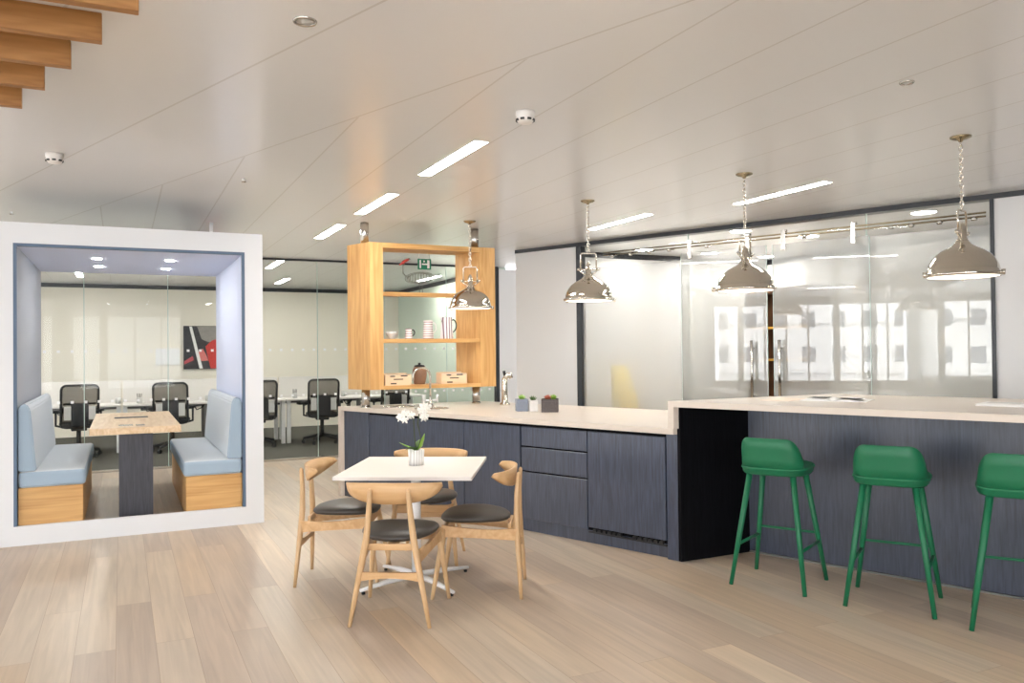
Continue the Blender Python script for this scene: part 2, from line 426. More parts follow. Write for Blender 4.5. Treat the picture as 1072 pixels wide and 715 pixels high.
def torus(bm, c, R_, r, axis='Z', seg=16, sub=6, arc=2 * PI, sx=1.0, mi=0):
    n = seg
    rings = []
    closed = abs(arc - 2 * PI) < 1e-6
    for i in range(n if closed else n + 1):
        a = arc * i / n
        ring = []
        for k in range(sub):
            b = 2 * PI * k / sub
            x = (R_ + r * math.cos(b)) * math.cos(a); y = (R_ + r * math.cos(b)) * math.sin(a) * sx; z = r * math.sin(b)
            if axis == 'X': v = (z, x, y)
            elif axis == 'Y': v = (x, z, y)
            else: v = (x, y, z)
            ring.append(bm.verts.new((c[0] + v[0], c[1] + v[1], c[2] + v[2])))
        rings.append(ring)
    m = len(rings)
    for i in range(m if closed else m - 1):
        a, b = rings[i], rings[(i + 1) % m]
        for k in range(sub):
            f = bm.faces.new((a[k], b[k], b[(k + 1) % sub], a[(k + 1) % sub])); f.smooth = True; f.material_index = mi

def loft(bm, rings, cap=True, mi=0, smooth=True):
    V = [[bm.verts.new(p) for p in r] for r in rings]
    n = len(V[0])
    for a, b in zip(V, V[1:]):
        for k in range(n):
            f = bm.faces.new((a[k], a[(k + 1) % n], b[(k + 1) % n], b[k])); f.smooth = smooth; f.material_index = mi
    if cap:
        f = bm.faces.new(list(reversed(V[0]))); f.smooth = smooth; f.material_index = mi
        f = bm.faces.new(V[-1]); f.smooth = smooth; f.material_index = mi

def obj(name, bm, mat, parent=None, loc=None, rz=0.0, label=None):
    bmesh.ops.recalc_face_normals(bm, faces=bm.faces[:])
    me = bpy.data.meshes.new(name)
    bm.to_mesh(me); bm.free()
    for mm in (mat if isinstance(mat, (list, tuple)) else [mat]): me.materials.append(mm)
    o = bpy.data.objects.new(name, me)
    C.objects.link(o)
    if parent is not None: o.parent = parent
    if loc is not None: o.location = loc
    if rz: o.rotation_euler.z = rz
    if label: o['label'] = label
    return o

def B(): return bmesh.new()

def thing(name, label, cat, loc=(0, 0, 0), rz=0.0, group=None):
    o = bpy.data.objects.new(name, None); C.objects.link(o)
    o.empty_display_size = 0.1
    o.location = loc; o.rotation_euler.z = rz
    o['label'] = label; o['category'] = cat
    if group: o['group'] = group
    return o

def tag(o, label, cat, group=None):
    o['label'] = label; o['category'] = cat
    if group: o['group'] = group
    return o

def struct(name, bm, mat, loc=None, rz=0.0, label=None, parent=None):
    o = obj(name, bm, mat, parent, loc, rz, label)
    if parent is None: o['kind'] = 'structure'
    return o

def dup(root, loc, rz, label):
    r = root.copy(); C.objects.link(r)
    r.location = loc; r.rotation_euler.z = rz; r['label'] = label
    for ch in list(root.children):
        c = ch.copy(); C.objects.link(c); c.parent = r
        for g in list(ch.children):
            d = g.copy(); C.objects.link(d); d.parent = c
    return r

# ------------------------------------------------------------------ the place: axes
# X along the booth front, Y along planks and lamps; the kitchen line is turned off that grid by PHI
O = Vector((3.445, 4.573, 0))
D = Vector((-math.sin(PHI), math.cos(PHI), 0))
N = Vector((math.cos(PHI), math.sin(PHI), 0))
TH = PHI - PI / 2            # kitchen frame: local x = -D (towards the viewer's right), local y = N
SX, SV = math.sin(PHI), math.cos(PHI)   # the X axis in the kitchen frame is (SX, SV)
CE = 2.76
# the glazed wall stands a little off the kitchen line
TW = TH + R(2.5)
OW = Vector((3.522, 4.465, 0))
DW = Vector((-math.cos(TW), -math.sin(TW), 0)); NW = Vector((-math.sin(TW), math.cos(TW), 0))
def KW(u, v, z=0.0):
    p = OW - DW * u + NW * v
    return (p.x, p.y, z)
def K(u, v, z=0.0):
    p = O - D * u + N * v
    return (p.x, p.y, z)

# ------------------------------------------------------------------ shell
bm = B(); bx2(bm, (-8.2, -5.2, -0.1), (12.0, 11.36, 0.0)); struct('floor', bm, M['floor'], label='pale oak plank floor')
bm = B(); bx2(bm, (-8.2, 11.36, -0.1), (12.0, 16.8, 0.0)); struct('floor_office', bm, M['carpet'], label='grey carpet floor behind the glass partition')
bm = B(); bx2(bm, (-8.2, -5.2, CE), (12.0, 16.8, CE + 0.1)); struct('ceiling', bm, M['ceiling'], label='white panelled ceiling')
bm = B(); bx2(bm, (-8.2, 16.6, 0), (5.3, 16.8, CE)); struct('wall_back', bm, M['office_wall'], label='cream office back wall')
bm = B(); bx2(bm, (-8.0, 16.585, 2.69), (5.3, 16.6, CE)); struct('trim_1', bm, M['dark_trim'])
bm = B(); bx2(bm, (5.3, 11.5, 0), (5.42, 16.6, CE)); struct('wall_right', bm, M['green_wall'], label='pale green office side wall')
bm = B(); bx2(bm, (5.285, 11.5, 2.69), (5.3, 16.58, CE)); struct('trim_2', bm, M['dark_trim'])
bm = B(); bx2(bm, (5.23, 11.36, 0), (9.0, 11.46, 2.72)); struct('wall_niche', bm, M['white_wall'], label='white wall beyond the shelf')
bm = B(); bx2(bm, (-8.2, -5.2, 0), (12.0, -5.0, 0.45)); struct('wall_front', bm, M['low_wall'])
bm = B(); bx2(bm, (-8.2, -5.2, 2.66), (12.0, -5.0, CE)); struct('trim_7', bm, M['white_wall'])
bm = B(); bx2(bm, (2.1, -5.16, 0.45), (12.0, -5.04, 2.66)); struct('wall_light_block', bm, M['white_wall'])  # unseen solid stretch added to keep daylight off the right side
for i in range(4):
    x0 = -8.1 + i * 2.5
    bm = B(); bx2(bm, (x0, -5.16, 0.45), (x0 + 0.22, -5.04, 2.66))
    for k in range(1, 3): bx2(bm, (x0 + 0.22 + k * 0.76 - 0.03, -5.13, 0.45), (x0 + 0.22 + k * 0.76 + 0.03, -5.07, 2.66))
    struct('window_%d' % (i + 10), bm, M['post'])  # unseen bays added behind the viewer to let in more daylight
# kitchen-line wall (white, with the glazed opening)
bm = B(); bx2(bm, (-4.147, 2.95, 0), (-3.169, 3.07, 2.715)); struct('wall_kitchen', bm, M['white_wall'], loc=OW, rz=TW, label='white wall left of the glazing')
bm = B(); bx2(bm, (1.257, 2.95, 0), (11.6, 3.07, 2.715)); struct('wall_kitchen_right', bm, M['white_wall'], loc=OW, rz=TW, label='white wall right of the glazing')
bm = B(); bx2(bm, (-4.147, 2.935, 2.715), (11.6, 3.07, CE)); struct('trim_3', bm, M['dark_trim'], loc=OW, rz=TW)
# meeting room behind the glazing
bm = B(); bx2(bm, (4.86, 9.27, 0), (8.6, 9.37, CE)); struct('wall_meeting_back', bm, M['white_wall'])
bm = B(); bx2(bm, (8.6, 1.2, 0), (8.7, 9.37, CE)); struct('wall_meeting_right', bm, M['white_wall'])
bm = B(); bx2(bm, (4.9, 9.255, 2.69), (8.6, 9.27, CE)); struct('trim_4', bm, M['dark_trim'])
bm = B(); bx2(bm, (8.585, 2.0, 2.69), (8.6, 9.25, CE)); struct('trim_5', bm, M['dark_trim'])
# facade on the left: low wall, posts, panes
bm = B(); bx2(bm, (-8.2, -5.0, 0), (-8.0, 16.6, 0.62)); struct('wall_left', bm, M['low_wall'])
bm = B(); bx2(bm, (-8.2, -5.0, 2.60), (-8.0, 16.6, CE)); struct('trim_6', bm, M['white_wall'])
for i in range(9):
    y0 = -4.95 + i * 2.39
    bm = B()
    bx2(bm, (-8.16, y0, 0.62), (-8.04, y0 + 0.15, 2.60))
    for k in range(1, 4):
        bx2(bm, (-8.13, y0 + 0.22 + k * 0.543 - 0.02, 0.62), (-8.07, y0 + 0.22 + k * 0.543 + 0.02, 2.60))
    w = struct('window_%d' % (i + 1), bm, M['post'])

# ------------------------------------------------------------------ outside
bm = B(); bx2(bm, (-70, -60, -12.2), (-8.6, 70, -12.0)); struct('ground_outside', bm, M['pavement'])
for i, (x, y0, y1, h, wc, sx, sz) in enumerate([(-34, -22, -2.0, 16, (232, 232, 230), 1.6, 2.0), (-38, -1.0, 9.5, 12, (238, 238, 238), 1.7, 2.1), (-31, 10.5, 30, 18, (226, 224, 222), 1.5, 2.2)]):
    bm = B(); bx2(bm, (x - 10, y0, -12), (x, y1, h))
    for z in range(-9, int(h), 3): bx2(bm, (x, y0, z), (x + 0.25, y1, z + 0.3))
    struct('outside_building_%d' % (i + 1), bm, building_mat('building_%d' % i, wc, (120, 126, 134), sx, sz))

# ------------------------------------------------------------------ office glass partition (left)
gw = thing('glass_partition', 'long clear glass partition between oak floor and carpeted office', 'partition', (0, 11.4, 0))
gw['kind'] = 'structure'
bm = B(); bx2(bm, (-8.0, -0.03, 2.735), (5.23, 0.03, CE)); obj('head_rail', bm, M['dark_trim'], gw)
bm = B(); bx2(bm, (-8.0, -0.03, 0.0), (5.18, 0.03, 0.025)); obj('floor_rail', bm, M['steel'], gw)
bm = B(); bx2(bm, (5.18, -0.05, 0), (5.23, 0.05, 2.735)); obj('end_post', bm, M['dark_trim'], gw)
xs = [-8.0] + [-0.416 + 0.96 * k for k in range(-6, 6)] + [5.18]
for a, b in zip(xs, xs[1:]):
    bm = B(); bx2(bm, (a + 0.004, -0.005, 0.025), (b - 0.004, 0.005, 2.735)); obj('pane', bm, M['glass'], gw)
bm = B()
for x in xs[1:-1]: bx2(bm, (x - 0.004, -0.006, 0.025), (x + 0.004, 0.006, 2.735))
obj('joint_strip', bm, M['glass_edge'], gw)
bm = B()
x = -1.6
while x < 5.1:
    for z in (0.885, 1.51):
        bx2(bm, (x, -0.0075, z - 0.016), (x + 0.034, -0.006, z + 0.016))
    x += 0.148
obj('dot_decal', bm, M['paper'], gw, label='rows of small white squares on the glass')

# ------------------------------------------------------------------ sliding glazing (right)
sg = thing('glazed_screen', 'dark framed fixed glass panes of the meeting room', 'glazing', KW(0, 2.98), TW)
sg['kind'] = 'structure'
bm = B(); bx2(bm, (-3.169, -0.05, 0), (-3.098, 0.05, 2.715), 0.004)
obj('jamb', bm, M['dark_trim'], sg)
bm = B(); bx2(bm, (1.225, -0.05, 0), (1.257, 0.05, 2.715), 0.004)
obj('jamb', bm, M['dark_trim'], sg)
bm = B(); bx2(bm, (-3.098, -0.006, 0.02), (-1.68, 0.006, 2.44)); obj('frosted_pane', bm, M['frosted'], sg, label='frosted pane')
bm = B(); bx2(bm, (-3.098, -0.005, 2.442), (-1.68, 0.005, 2.715)); obj('top_pane', bm, M['glass'], sg)
bm = B(); bx2(bm, (0.2, -0.005, 0.02), (1.225, 0.005, 2.498)); obj('side_pane', bm, M['glass_door'], sg)
bm = B(); bx2(bm, (-1.676, -0.005, 2.50), (1.225, 0.005, 2.715)); obj('transom_pane', bm, M['glass'], sg)
bm = B()
for u in (-1.678, 0.198): bx2(bm, (u - 0.004, -0.008, 0.02), (u + 0.004, 0.008, 2.715))
obj('joint_strip', bm, M['glass_edge'], sg)

tr = thing('sliding_rail', 'chrome double sliding-door rail across the glazing top', 'rail', KW(0, 2.87, 2.578), TW)
bm = B()
tube(bm, [(-2.72, 0, 0.016), (1.21, 0, 0.016)], 0.008); tube(bm, [(-2.72, 0, -0.016), (1.21, 0, -0.016)], 0.008)
obj('bar', bm, M['brass_dull'], tr)
for u in (-2.6, -2.35, -2.1, -1.85, -1.40, -0.95, -0.35, 0.45, 0.62, 0.85, 1.12):
    bm = B(); lathe(bm, [(0, -0.03), (0.02, -0.03), (0.026, -0.015), (0.02, 0.0), (0, 0.0)], 12)
    tube(bm, [(0, 0, 0), (0, 0.10, 0)], 0.007, 8)
    obj('bracket', bm, M['steel'], tr, (u, 0, -0.016))
def sliding_door(u0, u1, hu, rollers, label):
    t = thing('sliding_door', label, 'door', KW(0, 2.90), TW, 'sliding glass doors')
    bm = B(); bx2(bm, (u0, -0.006, 0.03), (u1, 0.006, 2.50)); obj('pane', bm, M['glass_door'], t)
    bm = B(); bx2(bm, (u0 - 0.004, -0.0065, 0.03), (u0, 0.0065, 2.50)); bx2(bm, (u1, -0.0065, 0.03), (u1 + 0.004, 0.0065, 2.50)); obj('pane_edge', bm, M['glass_edge'], t)
    bm = B()
    tube(bm, [(hu, -0.06, 0.90), (hu, -0.06, 1.54)], 0.015, 12)
    tube(bm, [(hu, -0.06, 1.46), (hu, 0.05, 1.46)], 0.010, 8); tube(bm, [(hu, -0.06, 0.98), (hu, 0.05, 0.98)], 0.010, 8)
    tube(bm, [(hu + 0.0, 0.06, 0.90), (hu, 0.06, 1.54)], 0.015, 12)
    obj('pull_handle', bm, M['steel'], t, label='tall steel bar handle')
    for u in rollers:
        bm = B()
        bx2(bm, (u - 0.022, -0.066, 2.43), (u + 0.022, -0.054, 2.63), 0.004)
        lathe(bm, [(0, -0.012), (0.03, -0.012), (0.03, 0.012), (0, 0.012)], 14, (u, -0.03, 2.62))
        tube(bm, [(u, -0.06, 2.46), (u, 0.0, 2.46)], 0.012, 8)
        obj('hanger', bm, M['steel'], t)
sliding_door(-1.72, -0.755, -0.897, (-1.587, -0.93), 'left sliding glass door with window reflections and bar handle')
sliding_door(-0.685, 0.245, -0.607, (-0.552, 0.120), 'right sliding glass door with window reflections and bar handle')

# ------------------------------------------------------------------ meeting room contents
def downlight(x, y, label):
    t = thing('downlight', label, 'light', (x, y, CE), 0, 'round meeting-room downlights')
    bm = B(); torus(bm, (0, 0, -0.002), 0.115, 0.008, 'Z', 24, 6); obj('ring', bm, M['white_metal'], t)
    bm = B(); lathe(bm, [(0, -0.004), (0.11, -0.004), (0.11, 0.0), (0, 0.0)], 24, smooth=False); obj('diffuser', bm, M['downlight'], t)
for x, y, l in [(6.12, 8.77, 'round downlight furthest left behind the frosted pane'), (7.19, 8.77, 'round downlight in back row above the left sliding door'),
                (8.22, 8.8, 'round downlight in back row above the gap between doors'), (6.16, 6.99, 'round downlight seen beside the third pendant chain'),
                (7.2, 7.02, 'round downlight in middle row above right sliding door'), (7.0, 5.36, 'large round downlight beside the rightmost pendant chain')]:
    downlight(x, y, l)
t = thing('display_cabinet', 'dark brown cabinet with gold shelf edges seen through the door gap', 'cabinet', (8.40, 8.62, 0))
bm = B(); bx2(bm, (-0.17, -0.6, 0.0), (0.17, 0.6, 0.06)); bx2(bm, (-0.17, -0.6, 2.24), (0.17, 0.6, 2.3)); bx2(bm, (-0.17, -0.6, 0.06), (0.17, -0.55, 2.24)); bx2(bm, (-0.17, 0.55, 0.06), (0.17, 0.6, 2.24)); bx2(bm, (0.14, -0.55, 0.06), (0.17, 0.55, 2.24))
obj('case', bm, M['brown_panel'], t)
for z in (0.75, 1.3, 1.75):
    bm = B(); bx2(bm, (-0.168, -0.548, z - 0.015), (0.138, 0.548, z + 0.015)); obj('shelf', bm, M['gold'], t)
t = thing('lounge_chair', 'yellow high-back chair blurred behind the frosted pane', 'chair', (5.66, 8.38, 0), R(215))
bm = B()
loft(bm, [[(-0.32, -0.10, 0.40), (0.32, -0.10, 0.40), (0.34, 0.0, 0.40), (-0.34, 0.0, 0.40)], [(-0.30, -0.16, 0.9), (0.30, -0.16, 0.9), (0.30, -0.07, 0.9), (-0.30, -0.07, 0.9)], [(-0.18, -0.22, 1.27), (0.18, -0.22, 1.27), (0.18, -0.15, 1.27), (-0.18, -0.15, 1.27)]])
obj('backrest', bm, M['yellow'], t)
bm = B(); bx2(bm, (-0.33, -0.08, 0.32), (0.33, 0.50, 0.45), 0.03); obj('seat', bm, M['yellow'], t)
for s in (-1, 1):
    bm = B(); bx2(bm, (s * 0.36 - 0.04, -0.10, 0.3), (s * 0.36 + 0.04, 0.46, 0.66), 0.025); obj('armrest', bm, M['yellow'], t)
for sx in (-1, 1):
    for y in (-0.04, 0.44):
        bm = B(); tube(bm, [(sx * 0.33, y, 0.32), (sx * 0.37, y, 0)], [0.02, 0.012]); obj('leg', bm, M['oak_chair'], t)
t = thing('meeting_table', 'white meeting table standing behind the sliding doors', 'table', (7.1, 6.7, 0))
bm = B(); bx2(bm, (-0.5, -1.1, 0.71), (0.5, 1.1, 0.74), 0.008); obj('tabletop', bm, M['white_lam'], t)
for sx in (-1, 1):
    for sy in (-1, 1):
        bm = B(); tube(bm, [(sx * 0.42, sy * 0.98, 0.71), (sx * 0.45, sy * 1.04, 0)], [0.025, 0.018]); obj('leg', bm, M['white_metal'], t)

# ------------------------------------------------------------------ kitchen island
isl = thing('kitchen_island', 'long low navy wood island with a pale stone worktop', 'island', O, TH)
def shear(u, v): return (u + v * SX / SV, v)
bm = B()      # worktop: ends cut along X
pts = [shear(-3.985, 0) , (-0.0, 0.0), shear(0.0, 1.44), shear(-3.985, 1.44)]
pts[0] = (-3.985 - 0.03 * SX / SV, -0.03); pts[1] = (-0.03 * SX / SV, -0.03)
prism(bm, pts, 0.87, 0.91)
obj('worktop', bm, M['stone'], isl)
bm = B()      # stone side down to the floor at the far end
pts = [(-3.985 - 0.03 * SX / SV, -0.03), (-3.94 - 0.03 * SX / SV, -0.03), shear(-3.94, 1.44), shear(-3.985, 1.44)]
prism(bm, pts, 0.0, 0.87); obj('end_slab', bm, M['stone'], isl)
bm = B()
prism(bm, [(-3.93, 0.022), (-0.02, 0.022), shear(-0.02, 1.42), shear(-3.93, 1.42)], 0.10, 0.868)
obj('carcass', bm, M['shaded_veneer'], isl)
bm = B(); prism(bm, [(-3.93, 0.035), (-0.08, 0.035), (-0.08, 0.25), (-3.93, 0.25)], 0.0, 0.10); obj('plinth', bm, M['navy'], isl)
def front(name, u0, u1, z0, z1, **kw):
    bm = B(); bx2(bm, (u0, -0.0, z0), (u1, 0.02, z1), 0.0025, 1)
    return obj(name, bm, M['navy'], isl, **kw)
front('end_panel', -3.935, -3.53, 0.0, 0.868)
front('door', -3.515, -2.153, 0.105, 0.845)
front('door', -2.145, -1.484, 0.105, 0.845)
d1 = front('drawer', -1.468, -0.795, 0.690, 0.845)
d2 = front('drawer', -1.468, -0.795, 0.490, 0.678)
d3 = front('drawer', -1.468, -0.795, 0.105, 0.478)
ap = front('appliance_door', -0.785, -0.10, 0.125, 0.845)
front('stile', -0.088, 0.0, 0.0, 0.868)
bm = B()
for u in range(6): bx2(bm, (-0.74 + u * 0.045, -0.002, 0.098), (-0.71 + u * 0.045, 0.022, 0.116))
for u in range(6): bx2(bm, (-0.38 + u * 0.045, -0.002, 0.098), (-0.35 + u * 0.045, 0.022, 0.116))
bx2(bm, (-0.785, 0.004, 0.084), (-0.10, 0.022, 0.094))
obj('vent', bm, M['ink'], isl)
# sink
sk = thing('sink', 'round steel sink rims set in the worktop by the tap', 'sink', K(-3.22, 0.30, 0.91), TH)
for u in (-0.22, 0.28):
    bm = B(); torus(bm, (u, 0.02, 0.003), 0.16, 0.006, 'Z', 28, 6)
    lathe(bm, [(0, 0.001), (0.155, 0.001), (0.155, 0.004), (0, 0.004)], 28, (u, 0.02, 0))
    obj('bowl', bm, M['steel'], sk)
tp = thing('kitchen_tap', 'steel gooseneck tap with two side levers on island', 'tap', (2.80, 7.75, 0.91), 0)
bm = B()
lathe(bm, [(0, 0), (0.035, 0), (0.032, 0.015), (0.02, 0.03), (0.016, 0.09), (0.013, 0.10)], 16)
path = [(0, 0, 0.08), (0, 0, 0.30)]
for k in range(1, 11):
    a = PI * k / 10
    path.append((-0.09 + 0.09 * math.cos(a), 0, 0.30 + 0.09 * math.sin(a)))
path.append((-0.18, 0, 0.26))
tube(bm, path, 0.011, 12)
obj('spout', bm, M['steel'], tp)
for s in (-1, 1):
    bm = B(); tube(bm, [(0, 0, 0.06), (s * 0.07, 0, 0.06)], 0.012, 10); tube(bm, [(s * 0.07, 0, 0.04), (s * 0.075, 0, 0.12)], [0.016, 0.013], 10)
    obj('lever', bm, M['grey_plastic'], tp)
wt = thing('water_dispenser', 'chrome upright drinking water tap at the back of island', 'tap', (3.52, 7.52, 0.91), 0)
bm = B(); lathe(bm, [(0, 0), (0.055, 0), (0.055, 0.012), (0.034, 0.03), (0.030, 0.20), (0.026, 0.27), (0, 0.275)], 18)
obj('column', bm, M['chrome'], wt)
bm = B(); tube(bm, [(0, 0, 0.26), (0.02, -0.01, 0.30), (0.045, -0.02, 0.31), (0.06, -0.03, 0.27)], [0.024, 0.028, 0.03, 0.022], 12); obj('spout_head', bm, M['chrome'], wt)
bm = B(); tube(bm, [(0.0, 0, 0.30), (-0.012, -0.01, 0.345)], [0.012, 0.016], 10); obj('lever', bm, M['black'], wt)

# ------------------------------------------------------------------ bar
bar = thing('bar_counter', 'raised navy breakfast bar with pale stone overhanging top', 'bar', O, TH)
bm = B()
prism(bm, [(-0.045, -0.04), (3.6, -0.04), (3.6, 1.42), shear(-0.03, 1.42)], 1.06, 1.10); obj('worktop', bm, M['stone'], bar)
bm = B()
prism(bm, [(-0.045, -0.04), (0.0, -0.04), shear(0.015, 1.42), shear(-0.03, 1.42)], 0.9105, 1.06); obj('upstand', bm, M['stone'], bar)
bm = B()
prism(bm, [(0.002, 0.0), (0.026, 0.0), (0.026 + 0.59 * SX / SV, 0.59), (0.002 + 0.59 * SX / SV, 0.59)], 0.0, 1.06); obj('end_panel', bm, M['shaded_veneer'], bar)
bm = B(); bx2(bm, (0.24, 0.56, 0.015), (3.6, 0.62, 1.06)); obj('front_panel', bm, M['navy'], bar)
bm = B(); bx2(bm, (0.24, 0.553, 0.0), (3.6, 0.60, 0.012)); obj('skirting', bm, M['grey_metal'], bar)
bm = B(); prism(bm, [(0.30, 0.625), (3.58, 0.625), (3.58, 1.40), shear(0.08, 1.40)], 0.0, 1.058); obj('carcass', bm, M['shaded_veneer'], bar)

# things on the bar
def sheet(bm, w, d, lift, n=8, z=0.0, sag=0.0):
    for i in range(n):
        pass
def magazine(name, label, cat, loc, rz, w, d, mats, group=None):
    t = thing(name, label, cat, loc, rz, group)
    for s, mt in ((-1, mats[0]), (1, mats[1])):
        bm = B()
        n = 7
        top = []; bot = []
        for i in range(n + 1):
            x = s * w * i / n
            z = 0.004 + 0.012 * math.sin(PI * min(1, i / n * 1.15)) * (1 - i / n * 0.4)
            top.append((x, z)); bot.append((x, 0.0))
        prism_y(bm, top + bot[::-1], -d / 2, d / 2)
        obj('page', bm, mt, t)
    return t
magazine('open_magazine', 'open magazine with dark print lying on the bar top', 'magazine', (4.36, 4.02, 1.10), R(-60), 0.21, 0.28, (M['paper'], M['paper']))
m_ = bpy.data.objects['open_magazine']
bm = B(); bx2(bm, (0.03, -0.13, 0.017), (0.17, 0.0, 0.0175)); bx2(bm, (-0.17, -0.10, 0.0175), (-0.05, 0.08, 0.018)); obj('printed_image', bm, M['ink'], m_)
t = thing('paper_sheet', 'loose pale sheet left of the open magazine on bar', 'paper', (4.12, 4.26, 1.10), R(20))
bm = B(); bx2(bm, (-0.15, -0.10, 0.0), (0.15, 0.10, 0.004)); obj('sheet', bm, plain('blush_paper', (240, 222, 206), 0.7), t)
t = thing('brochure_stack', 'flat white brochure at the right end of bar', 'brochure', (4.78, 3.05, 1.10), TH)
bm = B(); bx2(bm, (-0.20, -0.13, 0.0), (0.24, 0.13, 0.012), 0.002); obj('cover', bm, M['paper'], t)
bm = B(); bx2(bm, (-0.17, -0.02, 0.0121), (0.02, 0.10, 0.0126)); obj('printed_block', bm, M['grey_plastic'], t)

# planters on the island
def succulent(bm, c, r, n, h, mi=0):
    for i in range(n):
        a = i * 2.4; rr = r * math.sqrt((i + 0.5) / n)
        b = Vector((c[0] + rr * 0.5 * math.cos(a), c[1] + rr * 0.5 * math.sin(a), c[2]))
        e = Vector((c[0] + rr * 1.25 * math.cos(a), c[1] + rr * 1.25 * math.sin(a), c[2] + h * (1.1 - 0.6 * i / n)))
        m = (b + e) / 2 + Vector((0, 0, h * 0.25))
        tube(bm, [b, m, e], [r * 0.14, r * 0.24, r * 0.03], 6, mi=mi, flat=(1, 0.5))
def planter(name, loc, label, size, pot, rz=TH, plants=((0, 0),), leaf=('green_leaf',)):
    t = thing(name, label, 'planter', loc, rz, 'planters on the island')
    w, d, h = size
    bm = B()
    bx2(bm, (-w / 2, -d / 2, 0), (w / 2, d / 2, h - 0.02), 0.003)
    for a, b in (((-w / 2, -d / 2, h - 0.02), (w / 2, -d / 2 + 0.008, h)), ((-w / 2, d / 2 - 0.008, h - 0.02), (w / 2, d / 2, h)), ((-w / 2, -d / 2, h - 0.02), (-w / 2 + 0.008, d / 2, h)), ((w / 2 - 0.008, -d / 2, h - 0.02), (w / 2, d / 2, h))):
        bx2(bm, a, b)
    obj('pot', bm, pot, t)
    bm = B(); bx2(bm, (-w / 2 + 0.009, -d / 2 + 0.009, h - 0.019), (w / 2 - 0.009, d / 2 - 0.009, h - 0.008)); obj('soil', bm, M['soil'], t)
    for (x, y), lf in zip(plants, leaf):
        bm = B(); succulent(bm, (x, y, h - 0.01), 0.034, 16, 0.05); obj('succulent', bm, M[lf], t)
M['red_leaf'] = plain('red_leaf', (168, 88, 66), 0.5, noise=0.2)
planter('stone_planter', (3.285, 6.66, 0.91), 'small blue-grey stone planter with bright green succulent', (0.10, 0.10, 0.11), M['blue_stone'], R(-15))
planter('stone_planter', (3.37, 6.60, 0.91), 'small white planter between the grey and dark ones', (0.075, 0.09, 0.10), M['ceramic'], R(-15), ((0, 0),), ('dark_leaf',))
planter('stone_planter', (3.465, 6.45, 0.91), 'dark pitted stone planter with red and green succulents', (0.15, 0.16, 0.115), M['dark_stone'], R(-30), ((-0.02, -0.035), (0.03, 0.03)), ('red_leaf', 'green_leaf'))

# ------------------------------------------------------------------ hanging shelf
SY0, SY1, DX = 7.80, 8.15, -0.133
sh = thing('hanging_shelf', 'oak open shelf unit carried on two steel tubes above island', 'shelf unit', (0, 0, 0))
def post_pts(x0, x1): return [(x0, SY0), (x1, SY0), (x1 + DX, SY1), (x0 + DX, SY1)]
bm = B(); prism(bm, post_pts(2.20, 2.335), 1.09, 2.545); obj('side_post', bm, M['oak_v'], sh)
bm = B(); prism(bm, post_pts(3.375, 3.55), 1.09, 2.545); obj('side_post', bm, M['oak_v'], sh)
def shelf_board(name, z0, z1, y0, y1):
    s0 = DX * (y0 - SY0) / (SY1 - SY0); s1 = DX * (y1 - SY0) / (SY1 - SY0)
    bm = B(); prism(bm, [(2.335 + s0, y0), (3.375 + s0, y0), (3.375 + s1, y1), (2.335 + s1, y1)], z0, z1); obj(name, bm, M['oak'], sh)
shelf_board('top_board', 2.495, 2.545, SY0, SY1)
shelf_board('bottom_board', 1.09, 1.127, SY0, SY1)
shelf_board('shelf', 1.553, 1.592, SY0 + 0.01, SY1)
shelf_board('shelf', 2.035, 2.075, SY1 - 0.12, SY1)
for x in (2.20, 3.398):
    bm = B(); tube(bm, [(x, 7.975, 2.545), (x, 7.975, CE)], 0.042, 20); obj('support_tube', bm, M['steel'], sh, label='brushed steel tube')
    bm = B(); tube(bm, [(x, 7.975, 0.91), (x, 7.975, 1.09)], 0.042, 20)
    lathe(bm, [(0.042, 0), (0.05, 0), (0.05, 0.008), (0.042, 0.008)], 20, (x, 7.975, 0.91))
    obj('support_tube', bm, M['steel'], sh, label='brushed steel tube')

# crockery
def jug(name, label, cat, loc, r, h, mat, handle=None, group='crockery on the middle shelf', spout=False, prof=None):
    t = thing(name, label, cat, loc, 0, group)
    bm = B()
    pr = prof or [(0, 0), (r * 1.0, 0), (r * 1.02, h * 0.02), (r * 0.9, h * 0.5), (r * 0.82, h * 0.85), (r * 0.86, h), (r * 0.80, h), (r * 0.76, h * 0.85), (r * 0.8, h * 0.5), (0, h * 0.05)]
    lathe(bm, pr, 24)
    obj('body', bm, mat, t)
    if handle:
        bm = B()
        hr = h * 0.30
        path = [(r * 0.84, 0, h * 0.86)]
        for k in range(1, 8):
            a = PI / 2 - PI * k / 8 * 0.9
            path.append((r * 0.84 + r * 0.75 * math.cos(a) , 0, h * 0.62 + hr * math.sin(a)))
        path.append((r * 0.9, 0, h * 0.28))
        tube(bm, path, max(0.006, r * 0.10), 8); obj('handle', bm, handle, t)
    if spout:
        bm = B(); tube(bm, [(-r * 0.72, 0, h * 0.88), (-r * 1.05, 0, h * 1.0)], [r * 0.30, r * 0.12], 8, flat=(1, 0.6)); obj('spout', bm, mat, t)
    return t
SZ = 1.592
jug('small_bowl', 'small grey bowl at left end of the middle shelf', 'bowl', (2.46, 7.93, SZ), 0.06, 0.075, M['grey_plastic'], prof=[(0, 0), (0.03, 0), (0.03, 0.008), (0.055, 0.04), (0.062, 0.075), (0.057, 0.075), (0.05, 0.042), (0, 0.015)])
jug('small_cup', 'small patterned cup with black handle on the middle shelf', 'cup', (2.645, 7.95, SZ), 0.04, 0.105, M['jug_dots'], M['black'])
jug('tall_beaker', 'tall speckled beaker without spout on the middle shelf', 'jug', (2.855, 7.95, SZ), 0.055, 0.19, M['jug_dots'], M['ceramic'])
jug('water_jug', 'largest striped jug with spout and black handle', 'jug', (3.06, 7.95, SZ), 0.068, 0.225, M['jug_stripe'], M['black'], spout=True)
